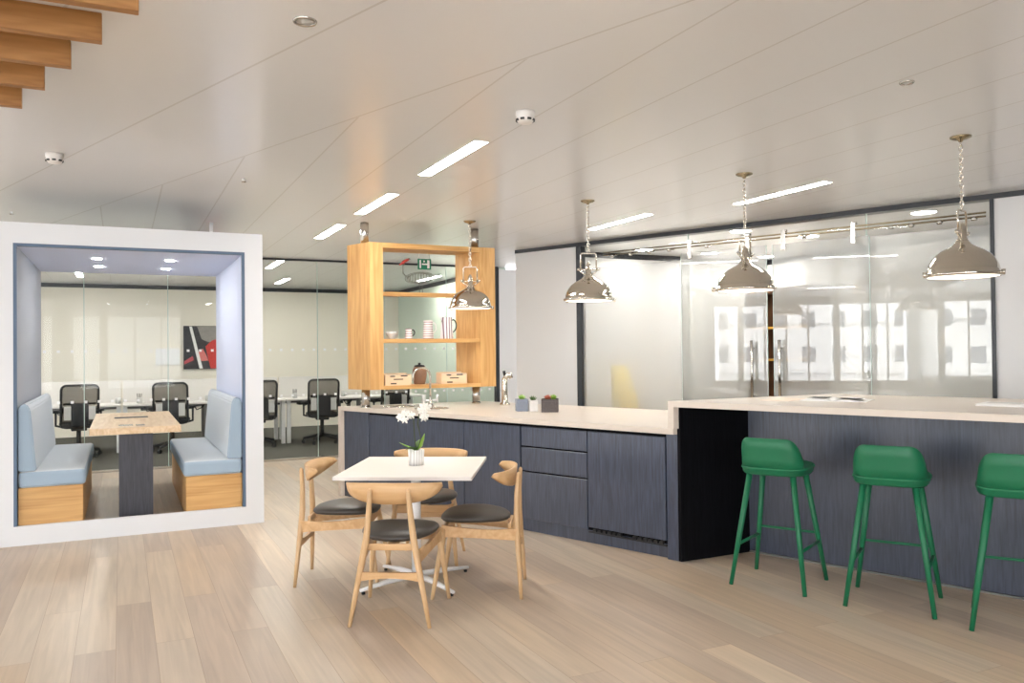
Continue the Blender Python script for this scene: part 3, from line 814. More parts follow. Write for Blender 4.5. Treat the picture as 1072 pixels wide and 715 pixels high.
t = thing('clay_urn', 'brown clay lidded urn on the bottom shelf behind tap', 'urn', (2.775, 8.0, 1.127))
bm = B(); lathe(bm, [(0, 0), (0.055, 0), (0.062, 0.02), (0.075, 0.10), (0.073, 0.14), (0.06, 0.175), (0.05, 0.18), (0, 0.18)], 22); obj('body', bm, M['brown_clay'], t)
bm = B(); lathe(bm, [(0, 0.18), (0.058, 0.18), (0.05, 0.195), (0.012, 0.20), (0.016, 0.215), (0.0, 0.222)], 18); obj('lid', bm, M['black'], t)
def crate(loc, w, label):
    t = thing('printed_crate', label, 'box', loc, 0, 'printed crates on the bottom shelf')
    bm = B(); h = 0.10; d = 0.16
    bx2(bm, (-w / 2, -d / 2, 0), (w / 2, d / 2, 0.008)); bx2(bm, (-w / 2, -d / 2, 0.008), (w / 2, -d / 2 + 0.008, h)); bx2(bm, (-w / 2, d / 2 - 0.008, 0.008), (w / 2, d / 2, h + 0.02))
    bx2(bm, (-w / 2, -d / 2 + 0.008, 0.008), (-w / 2 + 0.008, d / 2 - 0.008, h + 0.01)); bx2(bm, (w / 2 - 0.008, -d / 2 + 0.008, 0.008), (w / 2, d / 2 - 0.008, h + 0.01))
    obj('box', bm, M['peach_board'], t)
    bm = B()
    for x, z, ww, hh in ((-0.06, 0.085, 0.05, 0.012), (0.06, 0.088, 0.07, 0.012), (0.0, 0.055, 0.10, 0.010), (-0.05, 0.012, 0.06, 0.012)):
        bx2(bm, (x - ww / 2, -d / 2 - 0.0015, z), (x + ww / 2, -d / 2 - 0.0002, z + hh))
    obj('print', bm, M['ink'], t)
    bm = B()
    for k in range(7): bx(bm, (-w / 2 + 0.03 + k * (w - 0.06) / 6, 0.0, h * 0.55), (0.022, 0.10, h * 0.9), 0.1 * (k % 3 - 1))
    obj('contents', bm, M['paper'], t)
crate((2.50, 7.93, 1.127), 0.27, 'peach printed crate left of the clay urn')
crate((3.10, 7.93, 1.127), 0.28, 'peach printed crate right of the clay urn')
# wire bird on the upper shelf
t = thing('wire_bird', 'wire bird figure with red head on the top shelf', 'ornament', (2.80, 8.10, 2.075))
bm = B()
def loop(c, a, b, n=20, tilt=0.0, ax='Y'):
    out = []
    for k in range(n + 1):
        an = 2 * PI * k / n
        x, z = a * math.cos(an), b * math.sin(an)
        out.append((c[0] + x * math.cos(tilt) - z * math.sin(tilt), c[1], c[2] + x * math.sin(tilt) + z * math.cos(tilt)))
    return out
for y, a, b in ((-0.02, 0.13, 0.05), (0.0, 0.16, 0.06), (0.02, 0.13, 0.05)):
    tube(bm, loop((0.02, y, 0.16), a, b, tilt=0.1), 0.003, 5)
for k in range(9):
    x = -0.10 + 0.03 * k
    torus(bm, (x, 0, 0.16 + (x - 0.02) * 0.1), 0.035 + 0.018 * math.sin(PI * k / 8), 0.0025, 'X', 12, 5)
for dy in (-0.012, 0.012):
    tube(bm, [(-0.10, dy, 0.15), (-0.16, dy, 0.20), (-0.165, dy, 0.27), (-0.13, dy, 0.33), (-0.10, dy, 0.36), (-0.08, dy, 0.35)], 0.003, 5)
tube(bm, [(0.16, 0, 0.17), (0.22, 0, 0.20), (0.25, 0, 0.21)], 0.003, 5); tube(bm, [(0.16, 0, 0.15), (0.21, 0.01, 0.17), (0.24, 0, 0.17)], 0.003, 5)
obj('body', bm, M['wire'], t)
bm = B(); tube(bm, [(-0.10, 0, 0.35), (-0.15, 0, 0.32), (-0.20, 0, 0.285)], [0.012, 0.017, 0.004], 8); obj('head', bm, M['red'], t, label='red painted head')
for s in (-1, 1):
    bm = B(); tube(bm, [(0.03 + 0.02 * s, 0.012 * s, 0.11), (0.035 + 0.02 * s, 0.012 * s, 0.0)], 0.003, 5); tube(bm, [(0.0 + 0.02 * s, 0.012 * s, 0.003), (0.07 + 0.02 * s, 0.012 * s, 0.003)], 0.003, 5); obj('leg', bm, M['wire'], t)
# exit sign
t = thing('exit_sign', 'green hanging exit sign with white running figure', 'sign', (3.37, 9.5, 2.54))
bm = B(); bx2(bm, (-0.085, -0.006, -0.065), (0.085, 0.006, 0.065)); obj('plate', bm, M['sign_green'], t)
bm = B()
bx2(bm, (0.035, -0.008, -0.05), (0.065, -0.0065, 0.05)); bx2(bm, (-0.065, -0.008, -0.05), (-0.045, -0.0065, 0.05))
bx(bm, (0.0, -0.0072, 0.0), (0.07, 0.0015, 0.018)); bx(bm, (-0.005, -0.0072, 0.035), (0.02, 0.0015, 0.02))
obj('pictogram', bm, M['paper'], t)
for x in (-0.07, 0.07):
    bm = B(); tube(bm, [(x, 0, 0.065), (x, 0, CE - 2.54)], 0.003, 6); obj('hanger', bm, M['steel'], t)

# ------------------------------------------------------------------ pendants
def make_pendant(loc, rz, label):
    t = thing('pendant_lamp', label, 'pendant lamp', loc, rz, 'chrome dome pendants over the island and bar')
    z0 = 1.885 - CE
    bm = B()
    outer = [(0.205, 0.0), (0.222, 0.002), (0.222, 0.020), (0.206, 0.024), (0.203, 0.045), (0.196, 0.072), (0.180, 0.105), (0.155, 0.136), (0.122, 0.162), (0.088, 0.180), (0.062, 0.194), (0.047, 0.208), (0.036, 0.222), (0.030, 0.232)]
    inner = [(0.026, 0.228), (0.055, 0.188), (0.115, 0.155), (0.150, 0.128), (0.175, 0.098), (0.190, 0.068), (0.197, 0.04), (0.2, 0.004), (0.205, 0.0)]
    lathe(bm, [(r, z0 + z) for r, z in outer + inner], 40)
    obj('shade', bm, M['chrome'], t)
    bm = B(); lathe(bm, [(0, z0 + 0.012), (0.12, z0 + 0.010), (0.199, z0 + 0.006), (0.199, z0 + 0.002), (0.12, z0 + 0.002), (0, z0 + 0.002)], 32)
    obj('lens', bm, M['lens'], t)
    for k in range(3):
        bm = B()
        a = 2 * PI * k / 3 + 0.35
        tube(bm, [(0.21 * math.cos(a), 0.21 * math.sin(a), z0 + 0.012), (0.248 * math.cos(a), 0.248 * math.sin(a), z0 + 0.012)], [0.010, 0.007], 8)
        lathe(bm, [(0, -0.016), (0.010, -0.016), (0.012, 0.016), (0, 0.018)], 8, (0.243 * math.cos(a), 0.243 * math.sin(a), z0 + 0.012))
        obj('clamp', bm, M['chrome'], t)
    bm = B()
    lathe(bm, [(0.034, z0 + 0.222), (0.034, z0 + 0.235), (0.026, z0 + 0.238), (0.026, z0 + 0.29), (0.022, z0 + 0.31), (0.012, z0 + 0.335), (0, z0 + 0.345)], 18)
    obj('socket', bm, M['chrome'], t)
    bm = B()
    w = 0.068
    path = [(-w, 0, z0 + 0.265), (-w, 0, z0 + 0.40), (-w + 0.012, 0, z0 + 0.415), (w - 0.012, 0, z0 + 0.415), (w, 0, z0 + 0.40), (w, 0, z0 + 0.265)]
    tube(bm, path, 0.0065, 8)
    tube(bm, [(-w - 0.02, 0, z0 + 0.272), (w + 0.02, 0, z0 + 0.272)], 0.006, 8)
    for s in (-1, 1):
        lathe(bm, [(0, -0.012), (0.012, -0.010), (0.012, 0.010), (0, 0.012)], 10, (s * (w + 0.018), 0, z0 + 0.276))
        tube(bm, [(s * (w + 0.018), 0, z0 + 0.272), (s * 0.05, 0, z0 + 0.243), (s * 0.03, 0, z0 + 0.232)], 0.006, 8)
    obj('yoke', bm, M['chrome'], t)
    bm = B()
    top = -0.03; bot = z0 + 0.415
    n = 15; st = (top - bot) / n
    for k in range(n):
        zc = bot + st * (k + 0.5)
        torus(bm, (0, 0, zc), st * 0.36, 0.0036, 'X' if k % 2 else 'Y', 12, 6, sx=1.75)
    obj('chain', bm, M['chrome'], t)
    bm = B(); lathe(bm, [(0, 0), (0.062, 0), (0.060, -0.008), (0.045, -0.016), (0.018, -0.022), (0.010, -0.034), (0, -0.036)], 28)
    obj('canopy', bm, M['brass_dull'], t)
    return t
M['lens'] = emit('pendant_lens', (255, 244, 224), 1.6)
pd = []
for d, v, rz, l in [(2.842, 0.755, R(-20), 'furthest chrome pendant in front of the oak shelf'), (1.342, 0.748, R(-29), 'second chrome pendant in front of the left door jamb'),
                (-0.137, 0.750, R(14), 'third chrome pendant hanging over the gap between doors'), (-1.60, 0.750, R(16), 'nearest chrome pendant by the right white wall')]:
    p = K(-d, v, CE)
    pd.append(make_pendant(p, rz, l) if not pd else dup(pd[0], p, rz, l))

# ------------------------------------------------------------------ ceiling fittings
strip_labels = {(2.02, 5.15): 'nearest linear ceiling light of the left row', (2.02, 6.97): 'middle linear ceiling light above the shelf', (2.02, 8.72): 'furthest linear ceiling light of the left row',
                (4.57, 6.99): 'linear ceiling light beside the second pendant canopy', (5.005, 5.2): 'longest linear ceiling light behind the third pendant chain',
                (2.02, 12.2): 'linear ceiling light above the office chairs behind glass', (-0.6, 12.6): 'linear office ceiling light seen through the booth', (4.9, 13.6): 'linear office ceiling light seen through the oak shelf', (2.6, 14.9): 'linear office ceiling light at the rear behind the shelf',
                (-0.6, 14.6): 'rear linear office ceiling light over the desks seen through booth', (2.02, 0.6): 'added unseen ceiling light behind the viewer on the right', (-1.2, 0.2): 'added unseen ceiling light behind the viewer in the middle', (-4.2, 1.5): 'added unseen ceiling light behind the viewer on the left', (-4.2, 5.0): 'added unseen ceiling light left of the booth'}  # the four strips out of view are added to brighten the room
def strip(x, y, l):
    t = thing('ceiling_light', l, 'ceiling light', (x, y, CE), 0, 'linear ceiling lights')
    bm = B()
    for a, b in (((-0.052, -0.535, -0.004), (-0.045, 0.535, 0)), ((0.045, -0.535, -0.004), (0.052, 0.535, 0)), ((-0.045, -0.535, -0.004), (0.045, -0.528, 0)), ((-0.045, 0.528, -0.004), (0.045, 0.535, 0))): bx2(bm, a, b)
    obj('frame', bm, M['white_metal'], t)
    bm = B(); bx2(bm, (-0.045, -0.528, -0.003), (0.045, 0.528, 0)); obj('diffuser', bm, M['lamp'], t)
    return t
s0 = None
for (x, y), l in strip_labels.items():
    s0 = strip(x, y, l) if s0 is None else dup(s0, (x, y, CE), 0, l) and s0
def detector(x, y, l):
    t = thing('smoke_detector', l, 'smoke detector', (x, y, CE), 0, 'smoke detectors')
    bm = B(); lathe(bm, [(0, 0), (0.052, 0), (0.054, -0.02), (0.050, -0.026), (0.05, -0.045), (0.036, -0.062), (0, -0.066)], 24); obj('body', bm, M['white_lam'], t)
    bm = B()
    for k in range(8):
        a = 2 * PI * k / 8
        bx(bm, (0.0475 * math.cos(a), 0.0475 * math.sin(a), -0.047), (0.010, 0.022, 0.010), a)
    obj('slots', bm, M['black'], t)
detector(1.994, 3.96, 'white smoke detector near the ceiling centre'); detector(-0.384, 6.0, 'white smoke detector above the booth')
def spot(x, y, l, r=0.05):
    t = thing('recessed_spot', l, 'spotlight', (x, y, CE), 0, 'recessed ceiling spots')
    bm = B(); torus(bm, (0, 0, -0.002), r, 0.006, 'Z', 24, 6); obj('ring', bm, M['steel'], t)
    bm = B(); lathe(bm, [(0, -0.012), (r * 0.3, -0.010), (r * 0.55, -0.003), (r * 0.9, -0.002), (r * 0.9, 0), (0, 0)], 20); obj('lens', bm, M['grey_plastic'], t)
spot(0.656, 3.22, 'round ceiling speaker left of centre near the slats', 0.042); spot(3.498, 2.76, 'small round ceiling spot at upper right', 0.03)
def sprinkler(x, y, l, h):
    t = thing('ceiling_sprinkler', l, 'sprinkler', (x, y, CE), 0, 'sprinklers')
    bm = B(); tube(bm, [(0, 0, 0), (0, 0, -h)], 0.010 if h < 0.1 else 0.018, 10); obj('pipe', bm, M['white_metal'], t)
    bm = B(); lathe(bm, [(0, -h - 0.008), (0.018, -h - 0.006), (0.018, -h), (0, -h)], 14); obj('deflector', bm, M['steel'], t)
sprinkler(0.806, 8.53, 'white stub pipe between booth roof and ceiling', 0.18); sprinkler(0.825, 6.31, 'small sprinkler between booth and strip lights', 0.02); sprinkler(-0.887, 8.54, 'small sprinkler far left above the booth', 0.02)

# oak slats of the hanging canopy, top left
slat_words = ['nearest', 'second', 'third', 'fourth', 'fifth and furthest']
s0 = None
for k in range(5):
    x = 0.060 - 0.122 * k; y = 3.105 + 0.355 * k
    l = '%s oak ceiling slat at upper left' % slat_words[k]
    if s0 is None:
        bm = B(); bx2(bm, (-4.5, 0, -0.108), (0, 0.045, 0.0), 0.002, 1)
        s0 = obj('ceiling_slat', bm, M['oak_slat'], None, (x, y, CE)); tag(s0, l, 'slat', 'oak ceiling slats')
    else:
        o = s0.copy(); C.objects.link(o); o.location = (x, y, CE); o['label'] = l

# ------------------------------------------------------------------ booth
BY0, BY1 = 7.29, 9.42
bo = thing('seating_booth', 'white framed walk-in seating booth lined in blue felt', 'booth', (0, 0, 0))
bm = B()
ox0, ox1, oz = -0.90, 1.106, 2.49
ix0, ix1, iz0, iz1 = -0.748, 0.957, 0.150, 2.328
bx2(bm, (ox0, BY0, 0), (ox1, BY0 + 0.03, iz0)); bx2(bm, (ox0, BY0, iz1), (ox1, BY0 + 0.03, oz)); bx2(bm, (ox0, BY0, iz0), (ix0, BY0 + 0.03, iz1)); bx2(bm, (ix1, BY0, iz0), (ox1, BY0 + 0.03, iz1))
bx2(bm, (ox0, BY0 + 0.03, 0), (ox0 + 0.02, BY1, oz)); bx2(bm, (ox1 - 0.02, BY0 + 0.03, 0), (ox1, BY1, oz)); bx2(bm, (ox0 + 0.02, BY0 + 0.03, oz - 0.02), (ox1 - 0.02, BY1, oz))
obj('shell', bm, M['white_frame'], bo)
e = 0.022
bm = B()
bx2(bm, (ix0, BY0 - 0.004, iz0), (ix0 + e, BY0 + 0.04, iz1)); bx2(bm, (ix1 - e, BY0 - 0.004, iz0), (ix1, BY0 + 0.04, iz1)); bx2(bm, (ix0 + e, BY0 - 0.004, iz1 - e), (ix1 - e, BY0 + 0.04, iz1))
obj('edge_trim', bm, M['blue_edge'], bo)
bm = B(); bx2(bm, (ix0 - 0.01, BY0 + 0.04, 0.10), (ix0 + e, BY1, iz1 - e)); obj('side_lining', bm, M['shaded_felt'], bo, label='left felt lining, shade put into its grey')
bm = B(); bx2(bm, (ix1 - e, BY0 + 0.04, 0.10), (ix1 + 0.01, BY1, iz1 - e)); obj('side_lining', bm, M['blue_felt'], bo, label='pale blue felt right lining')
bm = B(); bx2(bm, (ix0, BY0 + 0.04, iz1 - e), (ix1, BY1, iz1 + 0.005)); obj('roof_lining', bm, M['blue_felt'], bo)
bm = B(); bx2(bm, (ox0 + 0.02, BY0 + 0.03, 0.0), (ox1 - 0.02, BY1, 0.10)); obj('booth_floor', bm, M['floor'], bo)
for x, y in ((-0.19, 8.0), (0.40, 7.96), (-0.19, 8.70), (0.40, 8.72)):
    bm = B(); lathe(bm, [(0, 0), (0.036, 0), (0.036, -0.004), (0, -0.004)], 16, (x, y, iz1 - e), smooth=False); obj('roof_light', bm, M['booth_light'], bo)

def two_tone(bm, sx):
    """pale fabric on the seat and back faces, bluer fabric on the ends and the aisle edge"""
    bm.normal_update()
    for f in bm.faces:
        if abs(f.normal.y) > 0.6 or (sx and f.normal.x * sx > 0.7): f.material_index = 1
def bench(s, label):
    """s=-1 left bench, +1 right bench"""
    if s < 0: x0, x1 = -0.722, -0.278
    else: x0, x1 = 0.482, 0.932
    t = thing('booth_bench', label, 'bench', ((x0 + x1) / 2, 7.33, 0.10), 0, 'upholstered benches in the booth')
    w = x1 - x0; L = 2.07
    bm = B(); bx2(bm, (-w / 2, 0.0, 0.0), (w / 2, L, 0.335), 0.003, 1)
    obj('base', bm, M['oak'], t)
    bm = B()
    a, b = (-w / 2, w / 2 + 0.02) if s < 0 else (-w / 2 - 0.02, w / 2)
    bx2(bm, (a, -0.025, 0.335), (b, L, 0.465), 0.03, 4)
    two_tone(bm, -s)
    obj('seat_cushion', bm, [M['seat_fabric'], M['seat_fabric_side']], t)
    bm = B()
    if s < 0: pts = [(-w / 2, 0.465), (-w / 2 + 0.125, 0.465), (-w / 2 + 0.085, 0.94), (-w / 2 + 0.06, 0.985), (-w / 2 + 0.03, 0.985), (-w / 2, 0.95)]
    else: pts = [(w / 2, 0.465), (w / 2 - 0.125, 0.465), (w / 2 - 0.085, 0.94), (w / 2 - 0.06, 0.985), (w / 2 - 0.03, 0.985), (w / 2, 0.95)]
    prism_y(bm, pts, -0.02, L)
    bmesh.ops.bevel(bm, geom=bm.edges[:], offset=0.010, segments=2, affect='EDGES')
    two_tone(bm, 0)
    obj('back_cushion', bm, [M['seat_fabric'], M['seat_fabric_side']], t)
bench(-1, 'pale blue booth bench left of the booth table'); bench(1, 'pale blue booth bench right of the booth table')
t = thing('booth_table', 'oak topped table on dark slab legs inside the booth', 'table', (0.108, 0, 0.10))
bm = B(); bx2(bm, (-0.345, 7.42, 0.705), (0.345, 9.40, 0.76), 0.003, 1); obj('tabletop', bm, M['oak_table'], t)
for y in (7.52, 9.15):
    bm = B(); bx2(bm, (-0.13, y, 0), (0.13, y + 0.10, 0.705)); obj('leg', bm, M['char_veneer'], t)
bm = B(); bx2(bm, (-0.13, 7.60, 0.7605), (-0.02, 7.72, 0.7635), 0.001, 1); bx2(bm, (0.0, 7.58, 0.7605), (0.07, 7.68, 0.7635), 0.001, 1); obj('socket_plate', bm, M['steel'], t)
bm = B(); bx2(bm, (-0.17, 8.55, 0.7602), (0.12, 8.70, 0.7625)); obj('cable_slot', bm, M['ink'], t)

# ------------------------------------------------------------------ office furniture behind the glass
def make_desk(loc, label):
    t = thing('office_desk', label, 'desk', loc, 0, 'office desks behind the glass')
    bm = B(); bx2(bm, (0, 0, 0.69), (2.38, 0.8, 0.715), 0.003, 1); obj('desktop', bm, M['white_lam'], t)
    for x in (0.03, 1.19, 2.35):
        for y in (0.06, 0.74):
            bm = B(); bx2(bm, (x - 0.03, y - 0.03, 0), (x + 0.03, y + 0.03, 0.69), 0.004, 1); obj('leg', bm, M['white_metal'] if x < 1 or x > 2 else M['grey_metal'], t)
    bm = B(); bx2(bm, (0.06, 0.70, 0.62), (2.32, 0.72, 0.69)); obj('beam', bm, M['grey_metal'], t)
    bm = B(); bx2(bm, (0.0, 0.80, 0.60), (2.38, 0.83, 1.06)); obj('screen', bm, M['white_lam'], t)
    bm = B(); bx2(bm, (0.25, 0.35, 0.60), (1.0, 0.55, 0.63)); bx2(bm, (1.4, 0.35, 0.60), (2.1, 0.55, 0.63))
    for k in range(8): tube(bm, [(0.3 + 0.24 * k, 0.42, 0.66), (0.34 + 0.24 * k, 0.38, 0.58), (0.42 + 0.24 * k, 0.42, 0.61), (0.46 + 0.24 * k, 0.45, 0.66)], 0.009, 6)
    obj('cable_tray', bm, M['black'], t)
    return t
dk = make_desk((0.02, 13.52, 0), 'office desk behind the booth table')
dup(dk, (2.43, 13.52, 0), 0, 'office desk with legs in view beside the oak shelf'); dup(dk, (-2.39, 13.52, 0), 0, 'office desk furthest left behind the booth')

def rrect(w, h, r, n=5):
    out = []
    for cx, cz, a0 in ((w - r, h - r, 0), (-w + r, h - r, 90), (-w + r, -h + r, 180), (w - r, -h + r, 270)):
        for k in range(n + 1):
            a = R(a0 + 90 * k / n); out.append((cx + r * math.cos(a), cz + r * math.sin(a)))
    return out
def make_office_chair(loc, rz, label):
    """faces +y (towards the desk)"""
    t = thing('office_chair', label, 'office chair', loc, rz, 'black mesh office chairs')
    bm = B(); P = rrect(0.235, 0.30, 0.07)
    path = [(x, -0.24 - 0.05 * (x / 0.24) ** 2 * -1 - 0.10 * (z + 0.30) / 0.6, 0.74 + z) for x, z in P]
    tube(bm, path + [path[0], path[1]], 0.017, 8, cap=False); obj('back_frame', bm, M['black'], t)
    bm = B(); P2 = rrect(0.222, 0.288, 0.06)
    vs = [bm.verts.new((x, -0.24 + 0.05 * (x / 0.24) ** 2 - 0.10 * (z + 0.30) / 0.6, 0.74 + z)) for x, z in P2 if True]
    bm.faces.new(vs); obj('mesh_panel', bm, M['dark_mesh'], t)
    bm = B(); bx2(bm, (-0.11, -0.27, 0.46), (0.11, -0.235, 0.78), 0.01); bx2(bm, (-0.21, -0.255, 0.76), (0.21, -0.245, 0.79), 0.004); obj('lumbar_support', bm, M['black'], t)
    for s in (-1, 1):
        bm = B(); bx2(bm, (s * 0.155 - 0.045, -0.262, 0.55), (s * 0.155 + 0.045, -0.245, 0.74), 0.006); obj('back_wing', bm, M['grey_plastic'], t)
    bm = B(); bx2(bm, (-0.24, -0.22, 0.43), (0.24, 0.24, 0.50), 0.03, 3); obj('seat', bm, M['black'], t)
    for s in (-1, 1):
        bm = B(); tube(bm, [(s * 0.22, 0.0, 0.44), (s * 0.29, 0.0, 0.46), (s * 0.29, 0.0, 0.66)], 0.016, 8); bx2(bm, (s * 0.29 - 0.035, -0.12, 0.655), (s * 0.29 + 0.035, 0.12, 0.685), 0.01); obj('armrest', bm, M['black'], t)
    bm = B(); tube(bm, [(0, 0, 0.10), (0, 0, 0.43)], [0.035, 0.028], 12); bx2(bm, (-0.10, -0.12, 0.38), (0.10, 0.10, 0.43), 0.01); obj('column', bm, M['black'], t)
    for k in range(5):
        a = 2 * PI * k / 5 + 0.4
        c, s = math.cos(a), math.sin(a)
        bm = B(); tube(bm, [(0.03 * c, 0.03 * s, 0.13), (0.30 * c, 0.30 * s, 0.085)], [0.030, 0.018], 8); tube(bm, [(0.30 * c, 0.30 * s, 0.09), (0.30 * c, 0.30 * s, 0.05)], 0.010, 6); lg = obj('base_arm', bm, M['black'], t)
        bm = B()
        tube(bm, [(0.30 * c - 0.022 * s, 0.30 * s + 0.022 * c, 0.03), (0.30 * c + 0.022 * s, 0.30 * s - 0.022 * c, 0.03)], 0.030, 12); obj('caster', bm, M['black'], lg)
    return t
oc = None
for x, y, rz, l in [(-0.56, 13.35, 6, 'mesh office chair behind the left booth bench'), (0.69, 13.35, -8, 'mesh office chair behind the right end of booth table'),
                    (1.93, 13.3, 4, 'mesh office chair half hidden by the booth edge'), (2.95, 13.35, -6, 'mesh office chair in full view beside the oak shelf'), (4.12, 13.4, 3, 'mesh office chair showing under the oak shelf')]:
    if oc is None: oc = make_office_chair((x, y, 0), R(rz), l)
    else: dup(oc, (x, y, 0), R(rz), l)
t = thing('waste_bin', 'dark grey waste bin under the desk by the oak shelf', 'bin', (3.62, 13.95, 0))
bm = B(); bx2(bm, (-0.16, -0.2, 0), (0.16, 0.2, 0.40), 0.015); obj('body', bm, M['grey_metal'], t)
bm = B(); bx2(bm, (-0.17, -0.21, 0.40), (0.17, 0.21, 0.44), 0.01); obj('lid', bm, M['black'], t)
# desk-top bits
for x, y, k, l in [(1.25, 13.95, 0, 'small white mug on the desk right of booth table'), (0.25, 13.9, 1, 'small pen pot on the desk behind the booth table'), (2.62, 13.9, 1, 'small pen pot on the desk beside the white leg'),
                   (3.45, 13.95, 0, 'small white mug on the desk right of full-view chair'), (-0.05, 14.0, 0, 'small white mug on the desk behind left chair')]:
    t = thing('desk_mug' if k == 0 else 'pen_pot', l, 'mug' if k == 0 else 'pen pot', (x, y, 0.715))
    bm = B(); lathe(bm, [(0, 0), (0.038, 0), (0.04, 0.09), (0.035, 0.09), (0.034, 0.01), (0, 0.008)], 16); obj('body', bm, M['grey_plastic'], t)
    bm = B()
    if k == 0: torus(bm, (0.05, 0, 0.045), 0.025, 0.006, 'Y', 12, 6); obj('handle', bm, M['grey_plastic'], t)
    else:
        for q in range(4): tube(bm, [(0.012 * (q - 1.5), 0, 0.02), (0.022 * (q - 1.5), 0.01 * (q % 2), 0.15)], 0.005, 6)
        obj('pens', bm, M['ink'], t)
# picture on the back wall
t = thing('wall_picture', 'red black and grey abstract picture on office back wall', 'picture', (1.40, 16.585, 1.595))
bm = B(); bx2(bm, (-0.34, -0.03, -0.41), (0.34, 0.0, 0.41)); obj('canvas', bm, M['art_dark'], t)
def patch(name, pts, mat, y):
    bm = B(); prism_y(bm, pts, -0.0305 - y, -0.030 - y * 0.5); obj(name, bm, mat, t)
patch('painted_area', [(-0.10, 0.40), (0.33, 0.40), (0.33, 0.14), (0.10, 0.10), (-0.02, 0.16)], M['art_grey'], 0.0004)
patch('painted_area', [(0.05, 0.02), (0.16, 0.13), (0.33, 0.18), (0.33, -0.40), (0.14, -0.40), (0.08, -0.14)], M['red'], 0.0008)
patch('painted_area', [(-0.12, -0.12), (0.0, -0.02), (0.06, -0.14), (0.10, -0.25), (-0.02, -0.26)], plain('art_pink', (222, 128, 124), 0.6), 0.0012)
patch('painted_area', [(-0.24, 0.40), (-0.19, 0.40), (0.0, -0.40), (-0.06, -0.40)], M['paper'], 0.0016)
patch('painted_area', [(-0.33, -0.26), (-0.18, -0.16), (-0.16, -0.24), (-0.33, -0.32)], plain('art_rose', (206, 92, 100), 0.6), 0.0012)
t = tag(obj('screen_reflection', (lambda b_: (bx2(b_, (0.575, 16.575, 1.27), (0.995, 16.598, 1.58)), b_)[1])(B()), M['paper']), 'painted screen reflection on the office wall left of picture', 'reflection')  # white sheet painted in for the reflection of a screen

# ------------------------------------------------------------------ cafe table
TC = Vector((1.677, 4.924, 0)); TA = R(60.8 - 90)
t = thing('cafe_table', 'white square cafe table on a white pedestal with cross foot', 'table', TC, TA)
bm = B(); bx2(bm, (-0.408, -0.455, 0.712), (0.408, 0.455, 0.735), 0.004, 2); obj('tabletop', bm, M['white_lam'], t)
bm = B(); tube(bm, [(0, 0, 0.04), (0, 0, 0.71)], 0.030, 20); lathe(bm, [(0, 0.70), (0.16, 0.70), (0.16, 0.712), (0, 0.712)], 20); obj('column', bm, M['white_metal'], t)
for k in range(4):
    a = R(43) + k * PI / 2
    c, s = math.cos(a), math.sin(a)
    bm = B(); tube(bm, [(0.0, 0.0, 0.050), (0.20 * c, 0.20 * s, 0.045), (0.40 * c, 0.40 * s, 0.026)], [0.026, 0.021, 0.013], 10, flat=(1, 0.75)); ft = obj('foot', bm, M['white_metal'], t)
    bm = B(); lathe(bm, [(0, 0), (0.011, 0), (0.012, 0.012), (0, 0.014)], 12, (0.38 * c, 0.38 * s, 0)); obj('glide', bm, M['black'], ft)

